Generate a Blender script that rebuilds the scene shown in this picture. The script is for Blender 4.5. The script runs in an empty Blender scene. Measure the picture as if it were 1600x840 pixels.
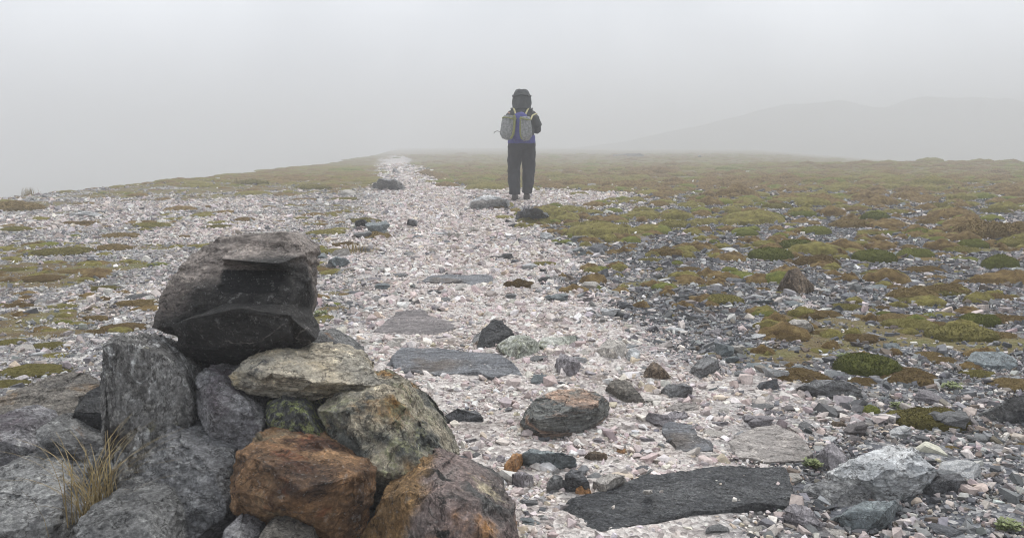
import bpy, bmesh, math, random
import numpy as np
from mathutils import Vector, Matrix, noise as mnoise
from mathutils.geometry import convex_hull_2d

random.seed(7)
RNG = np.random.default_rng(7)
C = bpy.context.scene.collection
SC = bpy.context.scene
R = math.radians

# ------------------------------------------------------------------ camera
F_PX, HC, PITCH = 1250.0, 0.76, R(8.33)
cam_d = bpy.data.cameras.new('camera')
cam_d.sensor_width = 36.0
cam_d.lens = 36.0 * F_PX / 1600.0
cam_d.clip_start = 0.05
cam_d.clip_end = 3000
cam = bpy.data.objects.new('camera', cam_d)
cam.location = (0, 0, HC)
cam.rotation_euler = (R(90) - PITCH, 0, 0)
C.objects.link(cam)
SC.camera = cam

# ------------------------------------------------------------------ sky
SUN_EL, SUN_AZ = 58.0, 20.0           # high, a little behind the walker
w = bpy.data.worlds.new('World')
SC.world = w
w.use_nodes = True
nt = w.node_tree
nt.nodes.clear()
sky = nt.nodes.new('ShaderNodeTexSky')
sky.sky_type = 'NISHITA'
sky.sun_disc = False
sky.sun_elevation = R(SUN_EL)
sky.sun_rotation = R(SUN_AZ)
sky.air_density = 1.0
sky.dust_density = 6.0
sky.ozone_density = 1.0
hs = nt.nodes.new('ShaderNodeHueSaturation')
hs.inputs['Saturation'].default_value = 0.12
mixs = nt.nodes.new('ShaderNodeMix')
mixs.data_type = 'RGBA'
mixs.inputs[0].default_value = 0.75
_tc = nt.nodes.new('ShaderNodeTexCoord')
_cn = nt.nodes.new('ShaderNodeTexNoise')
_cn.inputs['Scale'].default_value = 2.2
_cn.inputs['Detail'].default_value = 4
_cr = nt.nodes.new('ShaderNodeValToRGB')       # the cloud deck
_cr.color_ramp.elements[0].position = 0.36
_cr.color_ramp.elements[0].color = (6.8, 7.25, 8.0, 1)
_cr.color_ramp.elements[1].position = 0.62
_cr.color_ramp.elements[1].color = (10.4, 10.85, 11.6, 1)
nt.links.new(_tc.outputs['Generated'], _cn.inputs['Vector'])
nt.links.new(_cn.outputs[0], _cr.inputs[0])
nt.links.new(_cr.outputs[0], mixs.inputs[7])
bg = nt.nodes.new('ShaderNodeBackground')
bg.inputs['Strength'].default_value = 0.1
wo = nt.nodes.new('ShaderNodeOutputWorld')
nt.links.new(sky.outputs[0], hs.inputs['Color'])
nt.links.new(hs.outputs[0], mixs.inputs[6])
nt.links.new(mixs.outputs[2], bg.inputs['Color'])
nt.links.new(bg.outputs[0], wo.inputs[0])

sun_d = bpy.data.lights.new('sun', 'SUN')
sun_d.energy = 1.5
sun_d.angle = R(35)
sun_d.color = (1.0, 0.97, 0.93)
sun = bpy.data.objects.new('sun', sun_d)
_sd = Vector((math.sin(R(SUN_AZ)) * math.cos(R(SUN_EL)), math.cos(R(SUN_AZ)) * math.cos(R(SUN_EL)), math.sin(R(SUN_EL))))
sun.rotation_euler = _sd.to_track_quat('Z', 'Y').to_euler()
sun.location = _sd * 50
C.objects.link(sun)

SC.view_settings.view_transform = 'Standard'
SC.view_settings.look = 'None'
SC.view_settings.gamma = 1
SC.view_settings.exposure = 0.66
SC.view_settings.use_curve_mapping = False
cy = SC.cycles
cy.max_bounces = 6
cy.diffuse_bounces = 3
cy.glossy_bounces = 2
cy.transmission_bounces = 2
cy.volume_bounces = 3
cy.caustics_reflective = False
cy.caustics_refractive = False
cy.use_denoising = True
cy.filter_width = 1.1

HAZE_DENSITY = 0.0128

# ------------------------------------------------------------------ pixels of the photograph -> places
_fwd = np.array([0, math.cos(PITCH), -math.sin(PITCH)])
_up = np.array([0, math.sin(PITCH), math.cos(PITCH)])


def ray(px, py):
    return _fwd + np.array([(px - 800) / F_PX, 0, 0]) + (420 - py) / F_PX * _up


def P(px, py, Y):
    d = ray(px, py)
    return np.array([0, 0, HC]) + d * (Y / d[1])


# ------------------------------------------------------------------ noise
def _hash(ix, iy, iz, seed):
    h = (ix.astype(np.int64) * 374761393 + iy.astype(np.int64) * 668265263 + iz.astype(np.int64) * 2147483647 + seed * 1274126177) & 0xFFFFFFFF
    h = ((h ^ (h >> 13)) * 1274126177) & 0xFFFFFFFF
    h = ((h ^ (h >> 16)) * 2246822519) & 0xFFFFFFFF
    return ((h ^ (h >> 15)) & 0xFFFFFF) / float(0xFFFFFF)


def vnoise(p, seed=0):
    p = np.asarray(p, float)
    i = np.floor(p)
    f = p - i
    u = f * f * f * (f * (f * 6 - 15) + 10)
    ix, iy, iz = i[:, 0], i[:, 1], i[:, 2]
    r = 0
    for dx in (0, 1):
        for dy in (0, 1):
            for dz in (0, 1):
                wgt = (u[:, 0] if dx else 1 - u[:, 0]) * (u[:, 1] if dy else 1 - u[:, 1]) * (u[:, 2] if dz else 1 - u[:, 2])
                r = r + wgt * _hash(ix + dx, iy + dy, iz + dz, seed)
    return r


def fbm(p, octv=4, seed=0, gain=0.5):
    p = np.asarray(p, float)
    a, s, t = 1.0, 0.0, 0.0
    for k in range(octv):
        s = s + a * vnoise(p * (2.03 ** k) + 17.3 * k, seed + k)
        t += a
        a *= gain
    return s / t


def n2(x, y, sc, octv=4, seed=0):
    x = np.asarray(x, float)
    y = np.asarray(y, float)
    return fbm(np.stack([x * sc, y * sc, np.zeros_like(x) + 0.37], 1), octv, seed)


# ------------------------------------------------------------------ lie of the land
def edge_x(y):
    return np.interp(y, [-40, 0, 8, 15, 37, 80, 200, 400], [-6, -6.1, -6.5, -7.2, -8.6, -12.5, -27, -58])


def path_mid(y):
    return np.interp(y, [-5, 0, 1.7, 2.5, 3.6, 5.7, 7.5, 10, 13, 18, 28, 50, 150, 400],
                     [0.2, 0.1, 0.12, 0.17, -0.10, -0.40, -0.62, -0.86, -1.25, -2.05, -3.7, -7.2, -21, -58])


def path_half(y):
    return np.interp(y, [-5, 0, 1.7, 2.5, 3.6, 5.7, 7.5, 10, 13, 18, 28, 50, 150, 400],
                     [0.6, 0.6, 0.55, 0.72, 0.85, 0.95, 1.0, 1.0, 1.1, 1.0, 1.0, 1.2, 1.6, 2.0])


def path_weight(x, y):
    x = np.asarray(x, float); y = np.asarray(y, float)
    d = np.abs(x - path_mid(y)) / path_half(y)
    n = n2(x, y, 1.3, 5, 31) - 0.5
    wgt = np.clip((1.15 - d + n * 1.5) / 0.7, 0, 1)
    # bare pale patch where the walker stands, and the pale pebbles to the left of the path
    patch = np.exp(-(((x - 0.7) / 1.3) ** 2 + ((y - 13.4) / 2.2) ** 2))
    left = np.clip((path_mid(y) - x) / 2.0, 0, 1) * np.clip((n2(x, y, 0.7, 3, 77) - 0.36) * 5, 0, 1) * np.clip((15 - y) / 3, 0, 1) * np.clip((y - 2.6) / 2, 0, 1)
    far = np.clip((90 - y) / 45, 0, 1)
    return np.clip(np.maximum(np.maximum(wgt * far, patch * 1.4 + n * 0.6), left * 0.62), 0, 1)


def moss_weight(x, y):
    """0..1 chance of plant cover."""
    x = np.asarray(x, float); y = np.asarray(y, float)
    n = n2(x * 0.8, y, 0.55, 4, 5)
    side = x - path_mid(y)
    right = np.interp(y, [0, 3, 5, 7, 9, 12, 20, 40], [-0.15, -0.02, 0.06, 0.16, 0.27, 0.42, 0.55, 0.62])
    lft = np.interp(y, [0, 3, 5, 9, 12, 16, 20, 30], [-0.15, -0.03, 0.03, 0.08, 0.18, 0.36, 0.52, 0.6])
    b = np.where(side > 0, right, lft)
    return np.clip((n - 0.5) * 1.5 + b * 1.55, 0, 1) * (1 - np.clip(path_weight(x, y) * 1.35, 0, 1) * np.where(y > 16, 0.95, 1.0))


def mat_weight(x, y):
    """thin ragged mats of moss and heath lying flat among the stones"""
    x = np.asarray(x, float); y = np.asarray(y, float)
    n = fbm(np.stack([x * 1.0, y * 1.9, x * 0 + 4.4], 1), 5, 61)
    left = x < path_mid(y)
    thr = np.where(left, np.interp(y, [0, 3, 5, 8, 11, 14, 18, 24], [.75, .61, .565, .54, .51, .43, .34, .28]),
                   np.interp(y, [0, 3, 5, 8, 12, 18, 26], [.75, .64, .60, .58, .54, .46, .35]))
    return np.clip((n - thr) * 14 + .5, 0, 1) * np.clip(1.3 - path_weight(x, y) * 1.8, 0, 1)


def H(x, y):
    x = np.asarray(x, float); y = np.asarray(y, float)
    r = np.hypot(x, y)
    amp = np.interp(r, [0, 3, 8, 20, 60, 400], [0.012, 0.02, 0.05, 0.10, 0.16, 0.5])
    z = (n2(x, y, 0.55, 4, 3) - 0.5) * amp
    z += (n2(x, y, 0.09, 3, 9) - 0.5) * np.interp(r, [0, 10, 30, 80], [0, 0.05, 0.22, 0.35])
    d = np.clip(edge_x(y) + (n2(x, y, 0.2, 3, 14) - 0.5) * 2.0 - x, 0, None)
    z -= 13 * (1 - np.exp(-(d / 15) ** 2))
    rgt = np.clip((x / np.maximum(y, 1) - 0.30) / 0.22, 0, 1)        # the plain rolls over to the right
    z += np.clip(y - 30, 0, 260) * (0.008 * np.exp(-(d / 9) ** 2) * (1 - rgt) - 0.012 * rgt)
    z += 0.34 * np.exp(-(((x - 22) / 7) ** 2 + ((y - 37) / 6) ** 2)) + 0.16 * np.exp(-(((x - 15) / 3) ** 2 + ((y - 36) / 5) ** 2))
    z += 0.10 * np.exp(-(((x - 5.5) / 2.5) ** 2 + ((y - 9) / 3) ** 2)) * 0.6
    return z


def Hs(x, y):
    return float(H(np.array([x]), np.array([y]))[0])


def G(px, py, h=0.0):
    """The point h metres above the ground seen at that pixel."""
    d = ray(px, py)
    z = 0.0
    for _ in range(4):
        t = (z + h - HC) / min(d[2], -0.004)
        p = np.array([0, 0, HC]) + d * t
        z = Hs(p[0], p[1])
    return p


# ------------------------------------------------------------------ objects
def tag(o, label=None, cat=None, group=None, kind=None):
    if label: o['label'] = label
    if cat: o['category'] = cat
    if group: o['group'] = group
    if kind: o['kind'] = kind
    return o


def link(name, me, mat=None, parent=None):
    o = bpy.data.objects.new(name, me)
    C.objects.link(o)
    if mat is not None and me is not None:
        me.materials.clear()
        me.materials.append(mat)
    if parent is not None:
        o.parent = parent
    return o


def mesh_np(name, verts, faces, smooth=False):
    """faces: (n,3) or (n,4) array"""
    me = bpy.data.meshes.new(name)
    verts = np.asarray(verts, np.float32)
    faces = np.asarray(faces, np.int32)
    k = faces.shape[1]
    me.vertices.add(len(verts))
    me.vertices.foreach_set('co', verts.ravel())
    me.loops.add(faces.size)
    me.loops.foreach_set('vertex_index', faces.ravel())
    me.polygons.add(len(faces))
    me.polygons.foreach_set('loop_start', np.arange(0, faces.size, k, dtype=np.int32))
    me.polygons.foreach_set('use_smooth', np.full(len(faces), smooth, bool))
    me.update(calc_edges=True)
    return me


def hull_bm(bm, pts):
    vs = [bm.verts.new(tuple(p)) for p in pts]
    r = bmesh.ops.convex_hull(bm, input=vs)
    junk = list({g for g in r['geom_interior'] + r['geom_unused'] if isinstance(g, bmesh.types.BMVert)})
    bmesh.ops.delete(bm, geom=[v for v in junk if v.is_valid and not v.link_faces], context='VERTS')


_tmp = [0]


def remesh(bm, vox, smooth=0):
    me = bpy.data.meshes.new('tmp')
    bm.normal_update()
    bm.to_mesh(me)
    bm.free()
    o = bpy.data.objects.new('tmp', me)
    C.objects.link(o)
    m = o.modifiers.new('r', 'REMESH')
    m.mode = 'VOXEL'
    m.voxel_size = vox
    m.use_smooth_shade = True
    if smooth:
        s = o.modifiers.new('s', 'SMOOTH')
        s.factor = 0.5
        s.iterations = smooth
    dg = bpy.context.evaluated_depsgraph_get()
    out = bpy.data.meshes.new_from_object(o.evaluated_get(dg), depsgraph=dg)
    bpy.data.objects.remove(o)
    bpy.data.meshes.remove(me)
    return out


def facet_mesh(me, faces, levels, smooth=1):
    """break a lumpy stone into flat facets, then refine them without rounding"""
    o = bpy.data.objects.new('tmp', me)
    C.objects.link(o)
    d = o.modifiers.new('d', 'DECIMATE')
    d.ratio = min(1.0, faces / max(len(me.polygons) * 2, 1))
    d.use_collapse_triangulate = True
    u = o.modifiers.new('u', 'SUBSURF')
    u.subdivision_type = 'SIMPLE'
    u.levels = levels
    if smooth:
        q = o.modifiers.new('q', 'SMOOTH')
        q.factor = 0.5
        q.iterations = smooth
    dg = bpy.context.evaluated_depsgraph_get()
    out = bpy.data.meshes.new_from_object(o.evaluated_get(dg), depsgraph=dg)
    bpy.data.objects.remove(o)
    bpy.data.meshes.remove(me)
    return out


def get_co(me):
    a = np.empty(len(me.vertices) * 3, np.float32)
    me.vertices.foreach_get('co', a)
    return a.reshape(-1, 3).astype(float)


def get_no(me):
    a = np.empty(len(me.vertices) * 3, np.float32)
    me.vertices.foreach_get('normal', a)
    return a.reshape(-1, 3).astype(float)


def set_co(me, co):
    me.vertices.foreach_set('co', np.asarray(co, np.float32).ravel())
    me.update()


def basis(n):
    n = np.array(n, float); n /= np.linalg.norm(n)
    a = np.cross(n, [0, 0, 1.0])
    if np.linalg.norm(a) < 0.1: a = np.cross(n, [0, 1.0, 0])
    a /= np.linalg.norm(a)
    return a, np.cross(n, a), n


def roughen(me, amp=0.012, scale=9, strata=None, samp=0.006, sthick=0.02, seed=0, fine=0.35, facet=1.0):
    # broken flat faces: plane cuts that shave corners and bulges
    co = get_co(me)
    rs = np.random.default_rng(seed + 3)
    c = (co.max(0) + co.min(0)) / 2
    ext = np.ptp(co, axis=0)
    for k_ in range(int(round(6 * facet))):
        nv = rs.normal(size=3) / np.maximum(ext, ext.max() * 0.3); nv /= np.linalg.norm(nv)
        s_ = (co - c) @ nv
        h_ = s_.max() * rs.uniform(0.84, 0.97) + (fbm(co * scale * 0.9 + k_, 3, seed + k_) - 0.5) * amp * 0.9
        over = np.clip(s_ - h_, 0, None)
        co = co - over[:, None] * nv
    set_co(me, co)
    co, no = get_co(me), get_no(me)
    q = co * scale
    d = (fbm(q, 4, seed) - 0.5) * 1.1 * amp
    rid = 1 - np.abs(fbm(co * scale * 1.7, 3, seed + 40) * 2 - 1)
    d -= np.clip(rid - 0.88, 0, 1) * amp * 4.5            # cracks
    d += (fbm(co * scale * 6.5, 3, seed + 80) - 0.5) * amp * 2 * fine
    # chipped facets: cells at their own level
    cell = np.floor(fbm(co * scale * 0.8, 2, seed + 60) * 7) / 7
    d += (cell - 0.5) * amp * 0.9
    if strata is not None:
        a, b, n = basis(strata)
        s = co @ n / sthick + (fbm(co * scale * 0.8, 3, seed + 20) - 0.5) * 2.2
        k = np.floor(s)
        fr = s - k
        lv = _hash(k, k * 0, k * 0, seed + 5)
        lv2 = _hash(k + 1, k * 0, k * 0, seed + 5)
        t = np.clip((fr - 0.8) / 0.2, 0, 1)
        lev = lv * (1 - t) + lv2 * t
        side = np.sqrt(np.clip(1 - (no @ n) ** 2, 0, 1))
        d += (lev - 0.5) * 2 * samp * side
    set_co(me, co + no * d[:, None])


SLABF = []        # flat slabs that carry a little grit
FOOT = []         # footprints that loose gravel keeps out of


def finish_rock(name, me, mat, foot=True, ground=True):
    co = get_co(me)
    c = (co.min(0) + co.max(0)) / 2
    org = np.array([c[0], c[1], co[:, 2].min()])
    set_co(me, co - org)
    me.polygons.foreach_set('use_smooth', np.ones(len(me.polygons), bool))
    o = link(name, me, mat)
    o.location = org
    if foot:
        g = H(co[:, 0], co[:, 1])
        low = co[co[:, 2] < g + 0.035]
        if len(low) > 3:
            if len(low) > 1500: low = low[:: len(low) // 1500 + 1]
            ix = convex_hull_2d([Vector((p[0], p[1])) for p in low])
            FOOT.append(np.array([[low[i][0], low[i][1]] for i in ix]))
    return o


def rock(name, label, hulls, mat, vox=0.004, amp=0.009, scale=9, strata=None, samp=0.006, sthick=0.018, seed=0, smooth=0, cat='stone', group=None, foot=True, fine=0.4, faces=150, facet=0.35, cuts=2, rough0=0.85):
    bm = bmesh.new()
    for h in hulls:
        hull_bm(bm, h)
    if len(hulls) > 1:
        me = remesh(bm, vox * 1.6, 0)
        roughen(me, amp * 0.5, scale, strata, samp * 1.4, sthick * 2, seed, 0.3, facet=facet)
        me = facet_mesh(me, faces, 4, 1)
    else:
        # corners knocked off, flat faces kept
        rs = np.random.default_rng(seed + 55)
        co = np.array([v.co[:] for v in bm.verts])
        c, ext = (co.max(0) + co.min(0)) / 2, np.ptp(co, axis=0)
        for _ in range(cuts):
            nv = rs.normal(size=3) / np.maximum(ext, ext.max() * 0.35)
            nv /= np.linalg.norm(nv)
            cc = np.array([v.co[:] for v in bm.verts])
            hh = ((cc - c) @ nv).max() * rs.uniform(0.80, 0.94)
            r_ = bmesh.ops.bisect_plane(bm, geom=bm.verts[:] + bm.edges[:] + bm.faces[:], plane_co=tuple(c + nv * hh), plane_no=tuple(nv), clear_outer=True)
            bmesh.ops.holes_fill(bm, edges=[e for e in bm.edges if e.is_boundary])
        big = ext.max()
        bmesh.ops.triangulate(bm, faces=bm.faces[:])
        # refine until no edge is long, moving new points a little off the plane so that big faces break up
        step = max(vox * 1.25, big / 60)
        it = 0
        while it < 9:
            lim = max(step, big * 0.5 ** (it + 1) * 0.7)
            es = [e for e in bm.edges if e.calc_length() > lim]
            if es:
                r_ = bmesh.ops.subdivide_edges(bm, edges=es, cuts=1, use_grid_fill=False)
                nvs = [g for g in r_['geom_inner'] if isinstance(g, bmesh.types.BMVert)]
                k_ = lim * (0.045, 0.06, 0.08, 0.10)[min(it, 3)] * rough0
                for v in nvs:
                    v.co += Vector(rs.normal(size=3)) * k_
                bmesh.ops.triangulate(bm, faces=[f for f in bm.faces if len(f.verts) > 3])
            elif lim <= step: break
            it += 1
        bm.normal_update()
        me = bpy.data.meshes.new('rock')
        bm.to_mesh(me); bm.free()
    roughen(me, amp * 0.38, scale * 3.2, strata, samp * 0.55, sthick * 0.6, seed + 7, fine, facet=0)
    o = finish_rock(name, me, mat, foot)
    return tag(o, label, cat, group)


def stand(D, T, outline, front=(), shrink=0.8, face=None):
    """hull of an upright stone: outline (px,py[,off]) at distance D, front points nearer, a smaller back at D+T"""
    pts = [P(p[0], p[1], D + (p[2] if len(p) > 2 else 0)) for p in outline]
    c = np.mean(pts, 0)
    back = [c + (q - c) * shrink + np.array([0, T, 0]) for q in pts]
    if face:           # one broad flat face towards the path: how proud, how far its top and its right side lean back, its size
        b_, ty, tx, fs = face
        cx, cy0 = np.mean([[p[0], p[1]] for p in outline], 0)
        for p in outline:
            fx, fy = cx + (p[0] - cx) * fs, cy0 + (p[1] - cy0) * fs
            back.append(P(fx, fy, D - b_ + ty * (cy0 - fy) / 100 + tx * (fx - cx) / 100))
    return pts + back + [P(p[0], p[1], D + p[2]) for p in front]


def mound(base, top, back=0.1, deep=-0.025):
    """hull of a stone on the ground: base pixels at ground level, top pixels with a height"""
    pts = [G(p[0], p[1], 0.0) + np.array([0, 0, deep]) for p in base] + [G(p[0], p[1], 0.0) for p in base]
    for p in top:
        q = G(p[0], p[1], p[2])
        pts.append(q)
        pts.append(np.array([q[0] * 0.97, q[1] + back, Hs(q[0], q[1] + back) + deep]))
    return pts


def slab(name, label, outline, h, mat, vox=0.006, deep=0.05, seed=0, amp=0.006, scale=10, cat='stone', tilt=None, strata=(0.05, 0.1, 1), samp=0.003, edge=0.012, group=None):
    top = [G(p[0], p[1], p[2] if len(p) > 2 else h) for p in outline]
    c = np.mean(top, 0)
    bm = bmesh.new()
    tv = [bm.verts.new(tuple(q)) for q in top]
    bv = []
    for q in top:
        dv = q - c; dv[2] = 0
        L = np.linalg.norm(dv)
        bq = q + dv / max(L, 1e-6) * edge
        bv.append(bm.verts.new((bq[0], bq[1], Hs(bq[0], bq[1]) - deep)))
    n = len(top)
    bm.faces.new(tv); bm.faces.new(bv[::-1])
    for i in range(n):
        j = (i + 1) % n
        bm.faces.new((tv[j], tv[i], bv[i], bv[j]))
    bmesh.ops.recalc_face_normals(bm, faces=bm.faces[:])
    bmesh.ops.triangulate(bm, faces=bm.faces[:])
    me = remesh(bm, vox * 1.3, 0)
    roughen(me, amp * 1.2, scale, strata, samp, 0.02, seed, facet=0)
    me = facet_mesh(me, 150, 4, 1)
    roughen(me, amp * 0.5, scale * 3, strata, samp, 0.010, seed + 7, 0.4, facet=0)
    o = finish_rock(name, me, mat)
    SLABF.append((FOOT[-1], h))
    return tag(o, label, cat, group)


# ------------------------------------------------------------------ materials
def newmat(name):
    m = bpy.data.materials.new(name)
    m.use_nodes = True
    t = m.node_tree
    b = t.nodes['Principled BSDF']
    return m, t, b


class N:
    """a thin helper for node trees"""
    def __init__(self, t): self.t = t

    def node(self, kind, **kw):
        n = self.t.nodes.new(kind)
        for k, v in kw.items(): setattr(n, k, v)
        return n

    def l(self, a, b): self.t.links.new(a, b)

    def coord(self, out='Object'): return self.node('ShaderNodeTexCoord').outputs[out]

    def mapping(self, v, rot=(0, 0, 0), sc=(1, 1, 1), loc=(0, 0, 0)):
        m = self.node('ShaderNodeMapping')
        self.l(v, m.inputs[0])
        m.inputs['Rotation'].default_value = rot
        m.inputs['Scale'].default_value = sc
        m.inputs['Location'].default_value = loc
        return m.outputs[0]

    def noise(self, v, scale, detail=4, rough=0.55, dist=0.0):
        n = self.node('ShaderNodeTexNoise')
        self.l(v, n.inputs['Vector'])
        n.inputs['Scale'].default_value = scale
        n.inputs['Detail'].default_value = detail
        n.inputs['Roughness'].default_value = rough
        n.inputs['Distortion'].default_value = dist
        return n.outputs[0]

    def voro(self, v, scale, feature='F1', out='Distance', rnd=1.0):
        n = self.node('ShaderNodeTexVoronoi')
        n.feature = feature
        self.l(v, n.inputs['Vector'])
        n.inputs['Scale'].default_value = scale
        n.inputs['Randomness'].default_value = rnd
        return n.outputs[out]

    def ramp(self, fac, stops, interp='LINEAR'):
        n = self.node('ShaderNodeValToRGB')
        n.color_ramp.interpolation = interp
        el = n.color_ramp.elements
        while len(el) < len(stops): el.new(0.5)
        for e, (p, c) in zip(el, stops):
            e.position = p
            e.color = (*c, 1) if len(c) == 3 else c
        self.l(fac, n.inputs[0])
        return n.outputs[0]

    def rng(self, v, a, b, c=0.0, d=1.0):
        n = self.node('ShaderNodeMapRange')
        n.interpolation_type = 'SMOOTHSTEP'
        self.l(v, n.inputs[0])
        for i, x in enumerate((a, b, c, d)): n.inputs[i + 1].default_value = x
        return n.outputs[0]

    def math(self, op, a, b=None):
        n = self.node('ShaderNodeMath', operation=op)
        for i, x in enumerate((a, b)):
            if x is None: continue
            if isinstance(x, (int, float)): n.inputs[i].default_value = x
            else: self.l(x, n.inputs[i])
        return n.outputs[0]

    def mix(self, fac, a, b, blend='MIX'):
        n = self.node('ShaderNodeMix')
        n.data_type = 'RGBA'
        n.blend_type = blend
        for i, x in ((0, fac), (6, a), (7, b)):
            if isinstance(x, (int, float)): n.inputs[i].default_value = x
            elif isinstance(x, tuple): n.inputs[i].default_value = (*x, 1)
            else: self.l(x, n.inputs[i])
        return n.outputs[2]

    def bump(self, h, strength, dist, prev=None):
        n = self.node('ShaderNodeBump')
        n.inputs['Strength'].default_value = strength
        n.inputs['Distance'].default_value = dist
        self.l(h, n.inputs['Height'])
        if prev is not None: self.l(prev, n.inputs['Normal'])
        return n.outputs[0]


def rockmat(name, cols, scale=5, rot=(0, 0, 0), stretch=(1, 1, 1), veins=None, lichen=None, patches=(), bump=0.5, rough=0.82, grain=0.35, seed=0.0, zone=None, fleck=0.7, shade_spots=()):
    """cols: ramp of base colours; veins (colour, width, scale, cover); lichen (colour, scale, cover); patches [(colour, scale, cover, edge)]"""
    m, t, b = newmat(name)
    k = N(t)
    v = k.mapping(k.coord(), loc=(seed * 3.1, seed * 1.7, seed * 5.3))
    vf = k.mapping(v, rot=rot, sc=stretch)
    base = k.noise(vf, scale, 6, 0.62, 0.6)
    n = len(cols)
    col = k.ramp(base, [(0.30 + 0.42 * i / max(n - 1, 1), c) for i, c in enumerate(cols)])
    for i, (pc, ps, cover, edge) in enumerate(patches):
        pn = k.noise(k.mapping(v, loc=(i * 7.7, 3.3 * i, 1.1)), ps, 5, 0.6, 0.3)
        col = k.mix(k.rng(pn, 1 - cover - edge, 1 - cover + edge), col, pc)
    if zone:           # a part of the stone in another colour or in painted-in shade: (colour, direction, from, to)
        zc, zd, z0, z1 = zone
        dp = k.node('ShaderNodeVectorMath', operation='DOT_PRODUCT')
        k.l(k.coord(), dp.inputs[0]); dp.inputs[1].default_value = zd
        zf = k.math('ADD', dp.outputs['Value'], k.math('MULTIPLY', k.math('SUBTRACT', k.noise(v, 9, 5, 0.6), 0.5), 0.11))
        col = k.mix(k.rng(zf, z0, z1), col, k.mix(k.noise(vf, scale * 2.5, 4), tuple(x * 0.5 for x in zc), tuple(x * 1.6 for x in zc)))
    for sc_, ctr, half in shade_spots:           # shade of a recess painted as a dark box on the stone
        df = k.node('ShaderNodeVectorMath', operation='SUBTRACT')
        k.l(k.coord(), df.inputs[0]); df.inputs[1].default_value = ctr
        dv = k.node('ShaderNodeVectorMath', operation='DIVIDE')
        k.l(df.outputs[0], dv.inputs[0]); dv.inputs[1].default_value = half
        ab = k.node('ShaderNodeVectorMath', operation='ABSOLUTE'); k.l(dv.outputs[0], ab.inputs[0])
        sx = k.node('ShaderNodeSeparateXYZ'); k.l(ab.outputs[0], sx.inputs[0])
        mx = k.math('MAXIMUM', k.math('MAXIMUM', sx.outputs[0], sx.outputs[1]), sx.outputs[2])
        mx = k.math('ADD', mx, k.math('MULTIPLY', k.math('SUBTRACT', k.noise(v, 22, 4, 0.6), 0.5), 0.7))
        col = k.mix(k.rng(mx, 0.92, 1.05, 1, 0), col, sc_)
    if veins:
        vc, vw, vs, cover = veins
        a = k.math('ABSOLUTE', k.math('SUBTRACT', k.noise(vf, vs, 3, 0.5, 1.2), 0.5))
        line = k.rng(a, 0.0, vw, 1, 0)
        msk = k.rng(k.noise(v, vs * 0.9, 3, 0.6), 1 - cover - 0.08, 1 - cover + 0.08)
        brk = k.rng(k.noise(v, vs * 7, 3, 0.6), 0.35, 0.6)
        col = k.mix(k.math('MULTIPLY', k.math('MULTIPLY', line, msk), brk), col, vc)
    if lichen:
        lc, ls, cover = lichen
        ln = k.rng(k.noise(v, ls * 0.22, 3, 0.6), 1 - cover - 0.1, 1 - cover + 0.1)
        sp = k.rng(k.noise(v, ls * 2.2, 4, 0.7), 0.47, 0.60)
        col = k.mix(k.math('MULTIPLY', ln, sp), col, lc)
    col = k.mix(0.8, col, k.ramp(k.noise(vf, scale * 6, 9, 0.78, 0.3), [(0.32, (0.42,) * 3), (0.5, (1.0,) * 3), (0.68, (1.85,) * 3)]), 'MULTIPLY')
    # hard-edged mineral flecks and crusts, and dark lines painting the shade in cracks
    fl = k.rng(k.noise(v, 26, 9, 0.72, 0.5), 0.575, 0.60)
    fl2 = k.rng(k.noise(k.mapping(v, loc=(5.1, 2.2, 8.8)), 60, 7, 0.7), 0.59, 0.62)
    col = k.mix(k.math('MULTIPLY', fl, fleck), col, k.mix(1.0, col, (1.9, 1.9, 1.85), 'MULTIPLY'))
    col = k.mix(k.math('MULTIPLY', fl2, fleck * 0.8), col, k.mix(0.5, col, (0.36, 0.36, 0.34)))
    crack_shade = k.math('ABSOLUTE', k.math('SUBTRACT', k.noise(k.mapping(vf, loc=(1.7, 9.2, 4.4)), scale * 2.2, 5, 0.6, 0.4), 0.5))
    sm = k.rng(crack_shade, 0.004, 0.016, 1, 0)
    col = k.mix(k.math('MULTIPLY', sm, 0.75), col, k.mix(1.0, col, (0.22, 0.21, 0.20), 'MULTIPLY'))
    g = k.noise(v, 120, 6, 0.78)
    col = k.mix(min(grain * 2, 1.0), col, k.ramp(g, [(0.32, (0.40,) * 3), (0.5, (1.0,) * 3), (0.70, (2.0,) * 3)]), 'MULTIPLY')
    spk = k.rng(k.noise(v, 210, 2, 0.5), 0.66, 0.74)
    col = k.mix(k.math('MULTIPLY', spk, 0.35), col, (0.42, 0.42, 0.41))
    k.l(col, b.inputs['Base Color'])
    b.inputs['Roughness'].default_value = rough
    b.inputs['Specular IOR Level'].default_value = 0.35
    h1 = k.bump(k.noise(vf, scale * 6, 9, 0.74), min(bump * 1.25, 1), 0.032)
    h2 = k.bump(k.noise(v, 130, 6, 0.75), bump, 0.008, h1)
    k.l(h2, b.inputs['Normal'])
    return m


def plainmat(name, col, rough=0.8, noise_amt=0.25, scale=40, bump=0.0):
    m, t, b = newmat(name)
    k = N(t)
    v = k.coord()
    n = k.noise(v, scale, 4, 0.6)
    c = k.mix(1.0, col, k.ramp(n, [(0.3, (1 - noise_amt,) * 3), (0.7, (1 + noise_amt,) * 3)]), 'MULTIPLY')
    k.l(c, b.inputs['Base Color'])
    b.inputs['Roughness'].default_value = rough
    if bump:
        k.l(k.bump(n, bump, 0.01), b.inputs['Normal'])
    return m


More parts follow.
